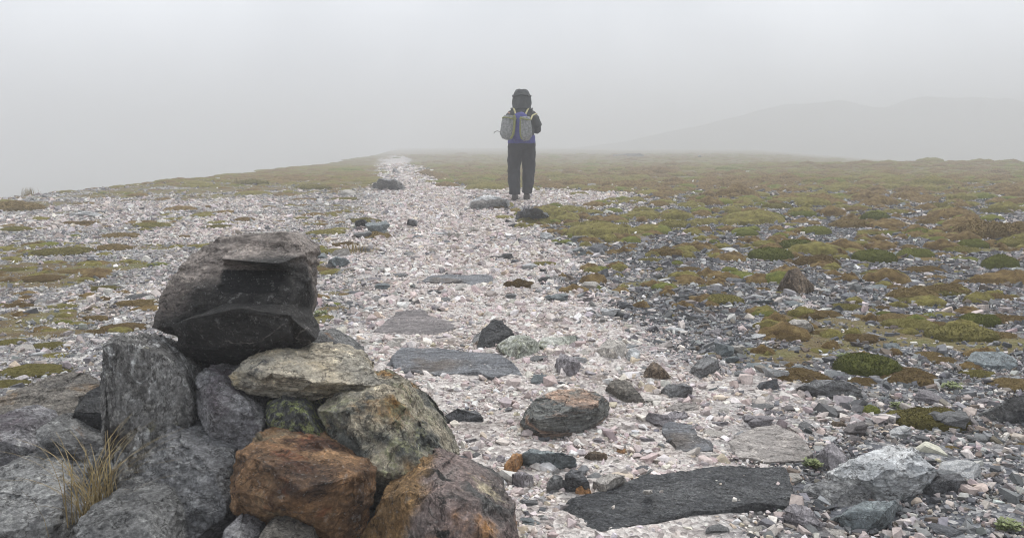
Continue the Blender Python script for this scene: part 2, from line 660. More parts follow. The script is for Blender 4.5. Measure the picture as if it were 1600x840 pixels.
def gravelmat():
    m, t, b = newmat('loose_gravel')
    k = N(t)
    a = k.node('ShaderNodeAttribute', attribute_name='Col')
    v = k.coord()
    g = k.noise(v, 95, 4, 0.7)
    c = k.mix(0.8, a.outputs['Color'], k.ramp(g, [(0.3, (0.6,) * 3), (0.5, (1,) * 3), (0.72, (1.35,) * 3)]), 'MULTIPLY')
    k.l(c, b.inputs['Base Color'])
    b.inputs['Roughness'].default_value = 0.8
    b.inputs['Specular IOR Level'].default_value = 0.35
    k.l(k.bump(k.noise(v, 130, 5, 0.7), 0.4, 0.004), b.inputs['Normal'])
    return m


def groundmat():
    m, t, b = newmat('gritty_ground')
    k = N(t)
    v = k.coord()
    pw = k.node('ShaderNodeAttribute', attribute_name='pathw').outputs['Fac']
    mw = k.node('ShaderNodeAttribute', attribute_name='mossw').outputs['Fac']
    lw = k.node('ShaderNodeAttribute', attribute_name='leftw').outputs['Fac']
    cell = k.voro(v, 85, 'F1', 'Color')
    cell2 = k.voro(v, 48, 'F1', 'Color')
    sep = k.node('ShaderNodeSeparateColor'); k.l(cell, sep.inputs[0])
    sep2 = k.node('ShaderNodeSeparateColor'); k.l(cell2, sep2.inputs[0])
    path = k.ramp(sep.outputs[0], [(0, (0.24, 0.21, 0.20)), (0.3, (0.40, 0.36, 0.335)), (0.6, (0.50, 0.46, 0.43)), (1, (0.66, 0.62, 0.58))])
    scree = k.ramp(sep2.outputs[0], [(0, (0.06, 0.065, 0.075)), (0.4, (0.12, 0.125, 0.14)), (0.75, (0.20, 0.205, 0.21)), (1, (0.42, 0.41, 0.40))])
    lefts = k.ramp(sep2.outputs[1], [(0, (0.13, 0.125, 0.13)), (0.4, (0.24, 0.235, 0.24)), (0.75, (0.38, 0.37, 0.36)), (1, (0.55, 0.53, 0.50))])
    soil = k.mix(k.rng(k.noise(v, 9, 4), 0.4, 0.62), (0.105, 0.080, 0.062), (0.22, 0.18, 0.155))
    bare = k.mix(lw, scree, lefts)
    bare = k.mix(pw, bare, path)
    bare = k.mix(k.rng(k.noise(v, 2.2, 4), 0.52, 0.72), bare, soil)
    mn = k.noise(v, 3.1, 6, 0.65)
    mossc = k.ramp(mn, [(0.30, (0.075, 0.052, 0.030)), (0.45, (0.135, 0.100, 0.050)), (0.56, (0.150, 0.132, 0.055)), (0.7, (0.105, 0.110, 0.042))])
    mask = k.rng(k.math('ADD', mw, k.math('MULTIPLY', k.math('SUBTRACT', k.noise(v, 7, 5, 0.65), 0.5), 1.3)), 0.56, 0.72)
    col = k.mix(mask, bare, mossc)
    g = k.noise(v, 120, 3, 0.7)
    col = k.mix(0.7, col, k.ramp(g, [(0.3, (0.6,) * 3), (0.7, (1.4,) * 3)]), 'MULTIPLY')
    k.l(col, b.inputs['Base Color'])
    b.inputs['Roughness'].default_value = 0.9
    b.inputs['Specular IOR Level'].default_value = 0.2
    h = k.bump(k.voro(v, 85), 0.8, 0.008)
    h = k.bump(k.voro(v, 48), 0.7, 0.012, h)
    h = k.bump(k.noise(v, 60, 5, 0.7), 0.6, 0.012, h)
    k.l(h, b.inputs['Normal'])
    return m


def mossmat(name, stops, scale=22):
    m, t, b = newmat(name)
    k = N(t)
    v = k.coord()
    oi = k.node('ShaderNodeObjectInfo')
    off = k.node('ShaderNodeVectorMath', operation='ADD')
    k.l(v, off.inputs[0]); k.l(oi.outputs['Location'], off.inputs[1])
    n = k.noise(off.outputs[0], scale, 5, 0.65)
    r = k.math('ADD', n, k.math('MULTIPLY', k.math('SUBTRACT', oi.outputs['Random'], 0.5), 0.22))
    c = k.ramp(r, stops)
    f = k.noise(off.outputs[0], scale * 9, 3, 0.7)
    c = k.mix(0.8, c, k.ramp(f, [(0.3, (0.55,) * 3), (0.7, (1.5,) * 3)]), 'MULTIPLY')
    k.l(c, b.inputs['Base Color'])
    b.inputs['Roughness'].default_value = 0.95
    b.inputs['Specular IOR Level'].default_value = 0.1
    k.l(k.bump(f, 0.8, 0.01), b.inputs['Normal'])
    return m


GRAVEL = gravelmat()
GROUND = groundmat()
MOSS = {
    'green': mossmat('green_cushion_moss', [(0.3, (0.075, 0.083, 0.020)), (0.5, (0.145, 0.155, 0.036)), (0.72, (0.23, 0.230, 0.062))]),
    'brown': mossmat('brown_mat_moss', [(0.3, (0.080, 0.050, 0.024)), (0.5, (0.175, 0.122, 0.050)), (0.72, (0.27, 0.205, 0.090))]),
    'olive': mossmat('olive_mat_moss', [(0.3, (0.095, 0.078, 0.026)), (0.5, (0.180, 0.158, 0.048)), (0.72, (0.27, 0.240, 0.082))]),
}

# ------------------------------------------------------------------ the ground, one sheet out to the fog
def build_ground():
    th_f = np.linspace(R(-58), R(58), 620)
    th_b = np.linspace(R(58), R(302), 90)[1:-1]
    th = np.concatenate([th_f, th_b])
    rr = np.concatenate([[0.12], np.geomspace(0.5, 30, 420), np.geomspace(30.4, 420, 130)])
    T, Rr = np.meshgrid(th, rr)
    X, Y = (np.sin(T) * Rr).ravel(), (np.cos(T) * Rr).ravel()
    Z = H(X, Y)
    near = np.clip((12 - np.hypot(X, Y)) / 6, 0, 1)
    Z = Z + (fbm(np.stack([X * 16, Y * 16, X * 0], 1), 3, 55) - 0.5) * 0.02 * near
    verts = np.stack([X, Y, Z], 1)
    nc = len(th); nr = len(rr)
    i, j = np.meshgrid(np.arange(nr - 1), np.arange(nc), indexing='ij')
    jn = (j + 1) % nc
    faces = np.stack([i * nc + j, i * nc + jn, (i + 1) * nc + jn, (i + 1) * nc + j], -1).reshape(-1, 4)[:, ::-1]
    wts = {'pathw': path_weight(X, Y), 'mossw': np.maximum(moss_weight(X, Y) * np.interp(Y, [0, 10, 28], [.7, .75, 1.0]), mat_weight(X, Y) * .95),
           'leftw': np.clip((path_mid(Y) - X) / (path_half(Y) * 0.8) * 0.7, 0, 1)}
    def add(me, sel=None):
        for k_, a in wts.items():
            at = me.attributes.new(k_, 'FLOAT', 'POINT')
            at.data.foreach_set('value', (a if sel is None else a[sel]).astype(np.float32))
    me = mesh_np('ground', verts, faces, True)
    add(me)
    g = link('ground', me, GROUND)
    tag(g, kind='structure')
    # the trodden path, a thin sheet just above
    fw = wts['pathw'][faces].mean(1)
    d = np.abs(X - path_mid(Y)) / path_half(Y)
    keep = (fw > 0.45) & (d[faces].mean(1) < 1.5) & (Y[faces].mean(1) > 0.6)
    pf = faces[keep]
    used, inv = np.unique(pf, return_inverse=True)
    pm = mesh_np('path', verts[used] + np.array([0, 0, 0.004]), inv.reshape(-1, 4), True)
    add(pm, used)
    p = link('path', pm, GROUND)
    tag(p, kind='structure')


build_ground()

# far hill in the fog, to the right
def build_hill():
    xs = np.linspace(6, 400, 180)
    ys = np.linspace(165, 320, 60)
    X, Y = np.meshgrid(xs, ys)
    X, Y = X.ravel(), Y.ravel()
    px = 800 + X / 235 * F_PX
    prof = np.interp(px, [640, 760, 880, 980, 1060, 1130, 1200, 1300, 1400, 1500, 1560, 1640, 1750, 2200, 3000],
                     [-1.5, 0.2, 1.6, 3.0, 4.6, 6.6, 8.2, 9.6, 9.2, 10.0, 9.4, 7.2, 5.5, 3, -1])
    Z = prof * 1.72 * np.exp(-((Y - 235) / 30) ** 2) * (0.74 + 0.56 * n2(X, Y, 0.05, 5, 22)) - 1.2
    nx = len(xs)
    i, j = np.meshgrid(np.arange(len(ys) - 1), np.arange(nx - 1), indexing='ij')
    f = np.stack([i * nx + j, i * nx + j + 1, (i + 1) * nx + j + 1, (i + 1) * nx + j], -1).reshape(-1, 4)
    o = link('hill', mesh_np('hill', np.stack([X, Y, Z], 1), f, True), plainmat('hill_turf', (0.055, 0.052, 0.032), 0.95, 0.4, 0.4))
    tag(o, kind='structure')


build_hill()

# the fog
def build_haze():
    bm = bmesh.new()
    bmesh.ops.create_cube(bm, size=1)
    lo, hi = np.array([-440, -440, -17.0]), np.array([440, 440, 17.0])
    for v_ in bm.verts:
        for a in range(3):
            v_.co[a] = lo[a] if v_.co[a] < 0 else hi[a]
    me = bpy.data.meshes.new('haze'); bm.to_mesh(me); bm.free()
    m = bpy.data.materials.new('haze')
    m.use_nodes = True
    t = m.node_tree
    t.nodes.clear()
    pv = t.nodes.new('ShaderNodeVolumePrincipled')
    pv.inputs['Color'].default_value = (0.74, 0.747, 0.757, 1)
    pv.inputs['Density'].default_value = HAZE_DENSITY
    pv.inputs['Density Attribute'].default_value = ''
    pv.inputs['Anisotropy'].default_value = 0.0
    out = t.nodes.new('ShaderNodeOutputMaterial')
    t.links.new(pv.outputs[0], out.inputs['Volume'])
    tag(link('haze', me, m), kind='stuff')


build_haze()
# ------------------------------------------------------------------ the cairn
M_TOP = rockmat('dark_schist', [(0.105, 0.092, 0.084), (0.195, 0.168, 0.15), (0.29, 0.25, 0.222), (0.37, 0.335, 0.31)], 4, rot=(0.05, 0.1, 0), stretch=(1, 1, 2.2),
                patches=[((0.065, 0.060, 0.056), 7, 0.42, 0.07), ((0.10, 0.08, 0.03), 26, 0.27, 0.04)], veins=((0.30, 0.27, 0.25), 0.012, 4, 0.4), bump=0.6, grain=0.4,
                zone=((0.034, 0.032, 0.030), (0.34, -0.75, -0.55), -0.075, -0.01), shade_spots=[((0.010, 0.010, 0.010), (0.042, 0.0, 0.205), (0.075, 0.5, 0.024))])  # dark broken front with its shade painted in; ledge recess painted black as shade
M_VEIN = rockmat('veined_grey_rock', [(0.090, 0.088, 0.084), (0.222, 0.216, 0.206), (0.384, 0.378, 0.366)], 6, rot=(0.2, 0.5, 0.3), stretch=(2.2, 1.4, 0.8),
                 veins=((0.58, 0.58, 0.57), 0.026, 5, 0.60), patches=[((0.055, 0.048, 0.042), 5, 0.42, 0.06), ((0.20, 0.19, 0.13), 14, 0.33, 0.05)], bump=0.7, grain=0.5, seed=2)
M_GREY = rockmat('speckled_grey_rock', [(0.115, 0.112, 0.118), (0.21, 0.205, 0.212), (0.32, 0.315, 0.318)], 6, stretch=(1, 1, 1.6),
                 patches=[((0.10, 0.085, 0.095), 6, 0.45, 0.08), ((0.24, 0.24, 0.235), 15, 0.36, 0.05)], bump=0.6, grain=0.5, seed=3)
M_BLOCK = rockmat('blue_grey_rock', [(0.085, 0.087, 0.092), (0.165, 0.167, 0.172), (0.27, 0.27, 0.272)], 5, rot=(0.3, 0.6, 0), stretch=(1, 1, 2.2),
                  patches=[((0.21, 0.21, 0.215), 9, 0.38, 0.06)], bump=0.8, grain=0.5, seed=4)
M_PALE = rockmat('cream_streaked_rock', [(0.10, 0.098, 0.09), (0.36, 0.335, 0.28), (0.52, 0.455, 0.345), (0.58, 0.53, 0.43)], 4, rot=(0, 0.12, 0), stretch=(0.8, 1, 3.4),
                 patches=[((0.46, 0.37, 0.22), 6, 0.38, 0.09), ((0.06, 0.06, 0.06), 7, 0.40, 0.04)], bump=0.6, grain=0.35, seed=5)
M_LICHEN = rockmat('lichen_grey_rock', [(0.055, 0.057, 0.055), (0.11, 0.112, 0.11), (0.19, 0.19, 0.185)], 6, lichen=((0.28, 0.31, 0.13), 24, 0.56),
                   patches=[((0.42, 0.42, 0.42), 5, 0.36, 0.05)], bump=0.7, grain=0.5, seed=6)
M_TAN = rockmat('tan_lichen_rock', [(0.092, 0.092, 0.081), (0.218, 0.205, 0.167), (0.368, 0.328, 0.247), (0.460, 0.397, 0.293)], 4, lichen=((0.25, 0.25, 0.15), 26, 0.46),
                patches=[((0.36, 0.205, 0.07), 7, 0.42, 0.08), ((0.10, 0.105, 0.095), 6, 0.48, 0.05), ((0.035, 0.034, 0.032), 30, 0.35, 0.03)], bump=0.7, grain=0.5, seed=7)
M_RUST = rockmat('rusty_rock', [(0.055, 0.033, 0.022), (0.185, 0.105, 0.052), (0.28, 0.172, 0.090), (0.33, 0.24, 0.145)], 4, rot=(0.3, 0.4, 0), stretch=(1, 1, 1.7),
                 patches=[((0.16, 0.145, 0.10), 6, 0.34, 0.07), ((0.065, 0.03, 0.016), 9, 0.38, 0.06), ((0.20, 0.055, 0.022), 7, 0.36, 0.07)], bump=0.6, grain=0.42, seed=8)
M_MULTI = rockmat('mottled_ochre_rock', [(0.045, 0.043, 0.043), (0.16, 0.135, 0.125), (0.27, 0.205, 0.185), (0.30, 0.27, 0.25)], 3.5, rot=(0, 0.9, 0.3), stretch=(1.6, 1, 0.6),
                  patches=[((0.33, 0.155, 0.035), 5, 0.42, 0.06), ((0.50, 0.43, 0.30), 8, 0.35, 0.05), ((0.022, 0.020, 0.018), 14, 0.38, 0.035), ((0.11, 0.11, 0.105), 5, 0.40, 0.05)], bump=0.7, grain=0.5, seed=9, zone=((0.25, 0.155, 0.07), (-1, 0, 0.35), 0.075, 0.115))
M_BROWNISH = rockmat('brown_layered_rock', [(0.098, 0.094, 0.091), (0.195, 0.176, 0.150), (0.299, 0.273, 0.240)], 5, rot=(0, 0.15, 0), stretch=(0.8, 1, 3.5),
                     patches=[((0.19, 0.13, 0.075), 6, 0.38, 0.07)], bump=0.7, grain=0.5, seed=10)
M_LIGHT = rockmat('pale_grey_rock', [(0.15, 0.15, 0.147), (0.28, 0.28, 0.273), (0.46, 0.46, 0.45)], 5, rot=(0.2, 0.4, 0), stretch=(1, 1, 2),
                  patches=[((0.085, 0.085, 0.088), 6, 0.42, 0.07), ((0.42, 0.42, 0.42), 11, 0.34, 0.05), ((0.24, 0.15, 0.09), 11, 0.27, 0.05)], bump=0.7, grain=0.45, seed=11)
M_BLACK = rockmat('dark_slate_rock', [(0.032, 0.033, 0.036), (0.055, 0.056, 0.058), (0.10, 0.10, 0.10)], 6, rot=(0.2, 0.1, 0), stretch=(1, 1, 3), bump=0.8, grain=0.5, seed=12)

CG = 'stones stacked in the small cairn'
D = 1.78
# top boulder: upper body, ledge, jutting lower block, left wedge, right nub
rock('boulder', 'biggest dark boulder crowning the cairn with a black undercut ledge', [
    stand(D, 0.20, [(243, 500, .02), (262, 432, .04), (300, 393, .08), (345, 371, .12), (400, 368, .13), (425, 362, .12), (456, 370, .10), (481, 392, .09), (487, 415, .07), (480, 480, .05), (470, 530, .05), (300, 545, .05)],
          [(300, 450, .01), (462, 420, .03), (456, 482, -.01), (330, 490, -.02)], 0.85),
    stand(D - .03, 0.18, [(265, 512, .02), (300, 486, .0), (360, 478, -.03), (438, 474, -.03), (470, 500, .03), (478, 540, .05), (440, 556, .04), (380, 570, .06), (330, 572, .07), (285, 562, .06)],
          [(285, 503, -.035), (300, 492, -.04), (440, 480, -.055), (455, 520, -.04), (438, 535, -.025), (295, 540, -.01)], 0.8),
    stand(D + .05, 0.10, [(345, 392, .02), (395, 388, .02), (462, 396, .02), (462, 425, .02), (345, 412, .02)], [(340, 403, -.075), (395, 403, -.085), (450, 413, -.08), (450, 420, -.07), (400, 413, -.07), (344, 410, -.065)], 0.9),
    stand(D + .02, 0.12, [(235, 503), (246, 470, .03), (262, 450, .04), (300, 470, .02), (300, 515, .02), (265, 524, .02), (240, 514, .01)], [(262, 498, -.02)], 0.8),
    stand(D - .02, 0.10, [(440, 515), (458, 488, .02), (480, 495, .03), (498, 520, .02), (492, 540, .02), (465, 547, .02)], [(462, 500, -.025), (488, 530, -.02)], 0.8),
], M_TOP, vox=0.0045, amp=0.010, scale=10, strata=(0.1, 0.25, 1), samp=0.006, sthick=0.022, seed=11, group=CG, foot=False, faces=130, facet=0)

rock('flat_stone', 'long cream and grey streaked stone wedged under the big dark boulder', [
    stand(1.64, 0.16, [(355, 583, .02), (375, 562, .05), (420, 548, .09), (480, 551, .11), (540, 559, .10), (572, 571, .09), (596, 600, .06), (570, 609, .03), (530, 606, .02), (495, 618, .02), (440, 626, .02), (400, 620, .02), (366, 606, .02)],
          [(378, 580, -.0), (425, 582, -.03), (490, 598, -.03), (550, 600, .0)], 0.75)], M_PALE, amp=0.007, strata=(0.1, 0.0, 1), samp=0.004, seed=3, group=CG, foot=False)
rock('stone', 'small grey wedge stone peeking out behind the cream streaked stone', [
    stand(1.86, 0.12, [(455, 572), (470, 528, .02), (505, 524, .04), (535, 540, .03), (565, 562), (560, 580)], [(490, 545, -.02)])], M_LIGHT, seed=41, amp=0.007, group=CG, foot=False)
rock('standing_stone', 'tall upright grey stone with white quartz veins propping the cairn on one side', [
    stand(1.66, 0.16, [(160, 533, .03), (175, 527, .05), (205, 528, .07), (250, 546, .08), (292, 580, .08), (310, 628, .06), (306, 662, .04), (292, 690, .04), (255, 705, .02), (225, 740, .02), (200, 780, .02), (172, 772, .03), (163, 690, .03), (158, 600, .03)],
          [], 0.8, (.03, .035, .02, .92))], M_VEIN, amp=0.011, scale=10, strata=(0.8, 0.3, 0.35), samp=0.006, seed=5, group=CG)
rock('stone', 'purplish grey speckled stone standing under the boulder beside the veined upright', [
    stand(1.63, 0.15, [(304, 585, .06), (318, 578, .07), (348, 590, .07), (395, 628, .05), (420, 656, .04), (417, 700, .03), (372, 720, .02), (322, 700, .02), (308, 640, .03)],
          [(335, 640, -.04)], 0.8, (.0, .06, -.02, .85))], M_GREY, amp=0.008, seed=6, group=CG)
rock('stone', 'grey stone dusted with yellow green lichen and one white patch', [
    stand(1.60, 0.15, [(418, 628, .06), (440, 615, .07), (472, 620, .07), (492, 652, .06), (520, 682, .03), (542, 722, .02), (530, 745, .01), (470, 740, .01), (425, 700, .02), (412, 660, .04)],
          [(478, 650, -.04)], 0.8, (.0, .05, .0, .85))], M_LICHEN, amp=0.008, seed=7, group=CG)
rock('boulder', 'large tan and grey lichened boulder leaning in the cairn', [
    stand(1.56, 0.24, [(495, 640, .03), (528, 612, .10), (570, 606, .15), (608, 606, .15), (630, 622, .12), (655, 655, .09), (690, 708, .06), (724, 757, .04), (700, 800, .0), (590, 800, -.02), (545, 740, -.02), (520, 690, .0)],
          [(545, 640, -.005), (612, 622, .03), (668, 745, -.06), (575, 735, -.07)], 0.8)], M_TAN, amp=0.010, scale=8, strata=(0.6, 0.1, 0.8), samp=0.005, seed=8, group=CG)
rock('boulder', 'rusty orange angular rock at the front of the cairn', [
    stand(1.38, 0.15, [(364, 738, .05), (370, 706, .08), (394, 690, .11), (425, 684, .13), (440, 700, .13), (500, 719, .13), (587, 734, .10), (584, 775, .07), (562, 842, .04), (528, 846, .0), (495, 826, -.02), (440, 789, -.02), (400, 798, .0), (365, 808, .03), (361, 770, .04)],
          [(396, 716, .02), (372, 768, -.01), (470, 766, -.075), (440, 786, -.06), (552, 742, -.01)], 0.85)], M_RUST, amp=0.009, scale=9, strata=(0.3, 0.3, 1), samp=0.004, seed=9, group=CG)
rock('boulder', 'mottled ochre and mauve rock at the foot of the cairn by the path gravel', [
    stand(1.36, 0.17, [(556, 850, .03), (600, 772, .06), (625, 745, .08), (672, 738, .10), (705, 752, .09), (735, 772, .07), (800, 800, .05), (813, 840, .03), (815, 900, .0), (560, 930, .0)],
          [(632, 765, .0), (668, 775, -.03), (705, 800, -.04), (640, 880, -.09), (780, 845, -.03)], 0.85)], M_MULTI, amp=0.010, scale=10, seed=10, group=CG)
rock('stone', 'dark blue grey block at the cairn foot between veined upright and rusty rock', [
    stand(1.46, 0.16, [(207, 778, .04), (222, 722, .06), (252, 682, .10), (280, 675, .12), (330, 690, .12), (368, 706, .10), (372, 760, .07), (366, 860, .04), (250, 880, .0), (205, 830, .02)],
          [(262, 712, .04), (335, 738, .0), (355, 800, -.05), (290, 850, -.07), (232, 800, -.03)], 0.85)], M_BLOCK, amp=0.010, scale=9, strata=(0.4, 0.3, 1), samp=0.005, seed=12, group=CG)
rock('stone', 'pale grey stone low in the cairn just right of the dry grass tuft', [
    stand(1.30, 0.14, [(110, 850), (128, 805, .05), (155, 783, .08), (190, 776, .09), (228, 778, .09), (252, 795, .07), (268, 842, .03), (270, 920, 0), (105, 920, 0)],
          [(150, 800, .03), (225, 800, .02), (245, 860, -.04), (150, 870, -.06)], 0.85)], M_LIGHT, amp=0.009, seed=13, group=CG)
rock('stone', 'little greenish grey stone at the very foot of the cairn below the rusty rock', [
    stand(1.29, 0.10, [(395, 850), (415, 822, .03), (450, 818, .04), (485, 836, .03), (490, 900), (395, 900)], [(430, 835, -.02)], 0.85)], M_BROWNISH, amp=0.005, seed=14, group=CG)
rock('stone', 'little round grey stone at the very foot of the cairn below the dark block', [
    stand(1.30, 0.10, [(338, 860), (350, 830, .02), (378, 826, .03), (402, 838, .03), (405, 900), (338, 900)], [(368, 838, -.015)], 0.85)], M_GREY, amp=0.004, seed=15, group=CG)
rock('stone', 'added black filler stone for the shaded gap under the big dark top boulder', [  # added to darken the gap, where only shade belongs
    stand(1.84, 0.10, [(272, 600), (282, 562, .02), (315, 552, .03), (352, 560, .03), (372, 600), (350, 640), (290, 640)], [(320, 590, -.02)], 0.85)], M_BLACK, seed=16, amp=0.006, group=CG, foot=False)
# the stones spilling off its left side
rock('flat_stone', 'low brown and grey layered slab behind the dry grass tuft', [
    stand(1.86, 0.22, [(-40, 640, .10), (10, 618, .16), (70, 612, .2), (110, 622, .16), (118, 650, .1), (115, 735, .0), (60, 760, -.02), (-40, 760, -.02)], [(20, 655, .02), (90, 665, .02)], 0.95)], M_BROWNISH, amp=0.009, strata=(0, 0.2, 1), samp=0.008, seed=16)
rock('stone', 'dark slate block with a pale top beside the white veined upright', [
    stand(1.80, 0.12, [(103, 665), (112, 625, .05), (125, 612, .09), (165, 618, .09), (168, 700), (165, 725), (108, 720)], [(118, 640, -.01), (160, 645, -.01)], 0.9)], M_BLACK, amp=0.006, seed=17)
rock('stone', 'narrow pale grey wedge lying above the dry grass tuft', [
    stand(1.66, 0.11, [(54, 672, .03), (72, 661, .06), (95, 676, .06), (158, 706, .05), (162, 735, .03), (130, 748, .0), (90, 725, .0), (62, 692, .0)], [(85, 688, -.02), (130, 720, -.02)], 0.85)], M_LIGHT, amp=0.006, seed=18)
rock('flat_stone', 'broad pale grey slab at the lower left corner beside the dry grass tuft', [
    stand(1.42, 0.26, [(-60, 760, .12), (0, 735, .2), (50, 712, .25), (95, 722, .22), (108, 762, .14), (112, 800, .06), (112, 860, .0), (100, 930, -.02), (-60, 930, -.02)], [(40, 775, .05), (100, 770, .06), (80, 820, -.04), (0, 830, -.05), (-40, 800, .0)], 0.9)], M_LIGHT, amp=0.010, strata=(0.3, 0.3, 1), samp=0.007, seed=19)
rock('stone', 'grey rock cut by the photo edge behind the broad pale slab', [
    stand(1.72, 0.15, [(-70, 700), (-40, 662, .05), (0, 655, .07), (38, 668, .05), (52, 700), (50, 760), (-70, 780)], [(0, 690, -.02)], 0.85)], M_GREY, amp=0.008, seed=20)

# ------------------------------------------------------------------ marked stones on the path
M_SLATE = rockmat('grey_slate', [(0.106, 0.112, 0.125), (0.175, 0.181, 0.194), (0.250, 0.256, 0.269)], 5, rot=(0, 0, 0.2), stretch=(0.6, 2.4, 3),
                  patches=[((0.15, 0.13, 0.115), 5, 0.36, 0.08)], bump=0.6, grain=0.35, seed=21)
M_BSLATE = rockmat('brown_slate', [(0.120, 0.110, 0.110), (0.186, 0.168, 0.166), (0.252, 0.228, 0.222)], 5, stretch=(0.6, 2, 3), bump=0.5, grain=0.3, seed=22)
M_DSLAB = rockmat('charcoal_slab', [(0.063, 0.066, 0.071), (0.105, 0.108, 0.112), (0.173, 0.176, 0.177)], 6, rot=(0, 0, 0.25), stretch=(0.6, 2.2, 3), veins=((0.26, 0.27, 0.26), 0.012, 14, 0.5),
                  bump=0.8, grain=0.55, seed=23)
M_STRIPE = rockmat('striped_rock', [(0.081, 0.088, 0.088), (0.230, 0.230, 0.209), (0.149, 0.155, 0.149), (0.513, 0.351, 0.257), (0.189, 0.189, 0.169), (0.405, 0.378, 0.297)], 3.2, rot=(0.1, 0.30, 0.1), stretch=(0.5, 1, 5.5),
                   patches=[((0.095, 0.10, 0.10), 5, 0.30, 0.09)], veins=((0.50, 0.46, 0.38), 0.010, 5, 0.4), bump=0.6, grain=0.3, seed=24)
M_WHITE = rockmat('white_veined_rock', [(0.26, 0.275, 0.285), (0.50, 0.51, 0.515), (0.66, 0.66, 0.65), (0.70, 0.69, 0.67)], 4, rot=(0.2, 0.5, 0.2), stretch=(1, 1, 3),
                  patches=[((0.47, 0.42, 0.36), 4, 0.32, 0.06)], veins=((0.12, 0.135, 0.145), 0.03, 6, 0.42), bump=0.5, grain=0.25, seed=25, fleck=0.3)
M_GWHITE = rockmat('green_white_rock', [(0.125, 0.144, 0.119), (0.300, 0.312, 0.263), (0.587, 0.587, 0.537)], 5, lichen=((0.17, 0.18, 0.09), 18, 0.45), bump=0.6, grain=0.4, seed=26)
M_LILAC = rockmat('lilac_grey_rock', [(0.17, 0.155, 0.165), (0.27, 0.25, 0.26), (0.37, 0.35, 0.355)], 7, stretch=(2.5, 1, 0.6), bump=0.5, grain=0.3, seed=27)
M_QUARTZ = rockmat('pale_quartz_rock', [(0.30, 0.275, 0.245), (0.45, 0.42, 0.38), (0.55, 0.52, 0.49)], 6, patches=[((0.38, 0.28, 0.18), 9, 0.28, 0.06)], bump=0.5, grain=0.3, seed=28)
M_BRN = rockmat('warm_brown_rock', [(0.102, 0.078, 0.060), (0.192, 0.144, 0.102), (0.288, 0.222, 0.156)], 5, stretch=(2, 1, 0.7), bump=0.7, grain=0.45, seed=29)
M_BGREY = rockmat('blue_green_rock', [(0.127, 0.149, 0.161), (0.230, 0.259, 0.265), (0.356, 0.380, 0.380)], 6, veins=((0.42, 0.44, 0.44), 0.02, 8, 0.5), bump=0.6, grain=0.35, seed=30)
M_ORANGE = rockmat('orange_pebble_rock', [(0.26, 0.12, 0.05), (0.40, 0.22, 0.10), (0.46, 0.31, 0.19)], 8, bump=0.5, grain=0.3, seed=31)
M_MID = rockmat('mid_grey_rock', [(0.132, 0.132, 0.134), (0.216, 0.216, 0.216), (0.324, 0.322, 0.314)], 6, rot=(0.3, 0.4, 0), stretch=(1, 1, 2.5), veins=((0.45, 0.45, 0.44), 0.012, 7, 0.4), bump=0.6, grain=0.35, seed=32)
M_TANSLAB = rockmat('tan_sandy_slab', [(0.20, 0.18, 0.165), (0.29, 0.265, 0.245), (0.36, 0.33, 0.305)], 5, stretch=(0.7, 1.6, 1), patches=[((0.19, 0.19, 0.175), 5, 0.4, 0.08)], bump=0.4, grain=0.3, seed=33)

slab('flat_stone', 'long grey slate slab across the gravel, right of the cairn top', [(611, 556, .035), (626, 541, .04), (690, 541, .045), (740, 548, .045), (775, 550, .04), (796, 562, .035), (815, 580, .02), (822, 593, .01), (800, 583, .01), (770, 590, .012), (742, 578, .02), (705, 584, .012), (668, 582, .012), (618, 577, .012)], .03, M_SLATE, seed=31, deep=0.04)
slab('flat_stone', 'flat mauve brown slab flush with the gravel behind the long grey slab', [(585, 516, .012), (604, 497, .02), (622, 485, .025), (660, 481, .025), (672, 494, .022), (700, 499, .02), (718, 508, .015), (700, 516, .01), (680, 521, .01), (640, 522, .008), (600, 520, .008)], .02, M_BSLATE, seed=32, deep=0.04)
slab('flat_stone', 'big charcoal slab with pale flecks lying flat in the path foreground', [(873, 790, .012), (880, 779, .022), (955, 760, .026), (1015, 737, .026), (1120, 724, .03), (1228, 722, .03), (1240, 770, .025), (1236, 786, .015), (1170, 782, .02), (1130, 798, .012), (1082, 796, .02), (1040, 812, .015), (960, 822, .015), (905, 831, .01)], .03, M_DSLAB, seed=33, deep=0.05, amp=0.009)
rock('boulder', 'rounded boulder striped grey, green and salmon on the path', [mound([(812, 668), (850, 684), (895, 683), (935, 668), (953, 640)], [(815, 655, .03), (836, 622, .075), (870, 608, .09), (905, 606, .09), (950, 618, .07), (870, 640, .085), (930, 630, .08), (840, 650, .07)], 0.10)], M_STRIPE, amp=0.008, strata=(0.3, 0.1, 1), samp=0.005, sthick=.012, seed=34, scale=8)
rock('boulder', 'white boulder with dark swirling veins on the right of the path', [mound([(1318, 752), (1340, 758), (1362, 774), (1392, 780), (1440, 768), (1464, 742)], [(1316, 728, .05), (1345, 712, .07), (1395, 696, .085), (1428, 698, .085), (1464, 734, .05), (1390, 730, .09), (1360, 750, .06), (1420, 745, .06)], 0.10)], M_WHITE, amp=0.009, strata=(0.5, 0.2, 1), samp=0.005, seed=35, scale=9, rough0=1.0)
slab('flat_stone', 'tan sandy slab flush with the soil beyond the charcoal slab', [(1140, 690, .012), (1165, 672, .018), (1210, 664, .02), (1245, 675, .018), (1272, 704, .014), (1255, 718, .01), (1190, 718, .01), (1150, 708, .01)], .016, M_TANSLAB, seed=36, deep=0.04, amp=0.007)
slab('flat_stone', 'flat dark slate with a stepped edge, between striped boulder and tan slab', [(1030, 664, .02), (1045, 655, .025), (1080, 660, .025), (1095, 676, .025), (1118, 688, .02), (1120, 700, .012), (1065, 706, .01), (1050, 690, .012), (1036, 678, .012)], .02, M_SLATE, seed=37)
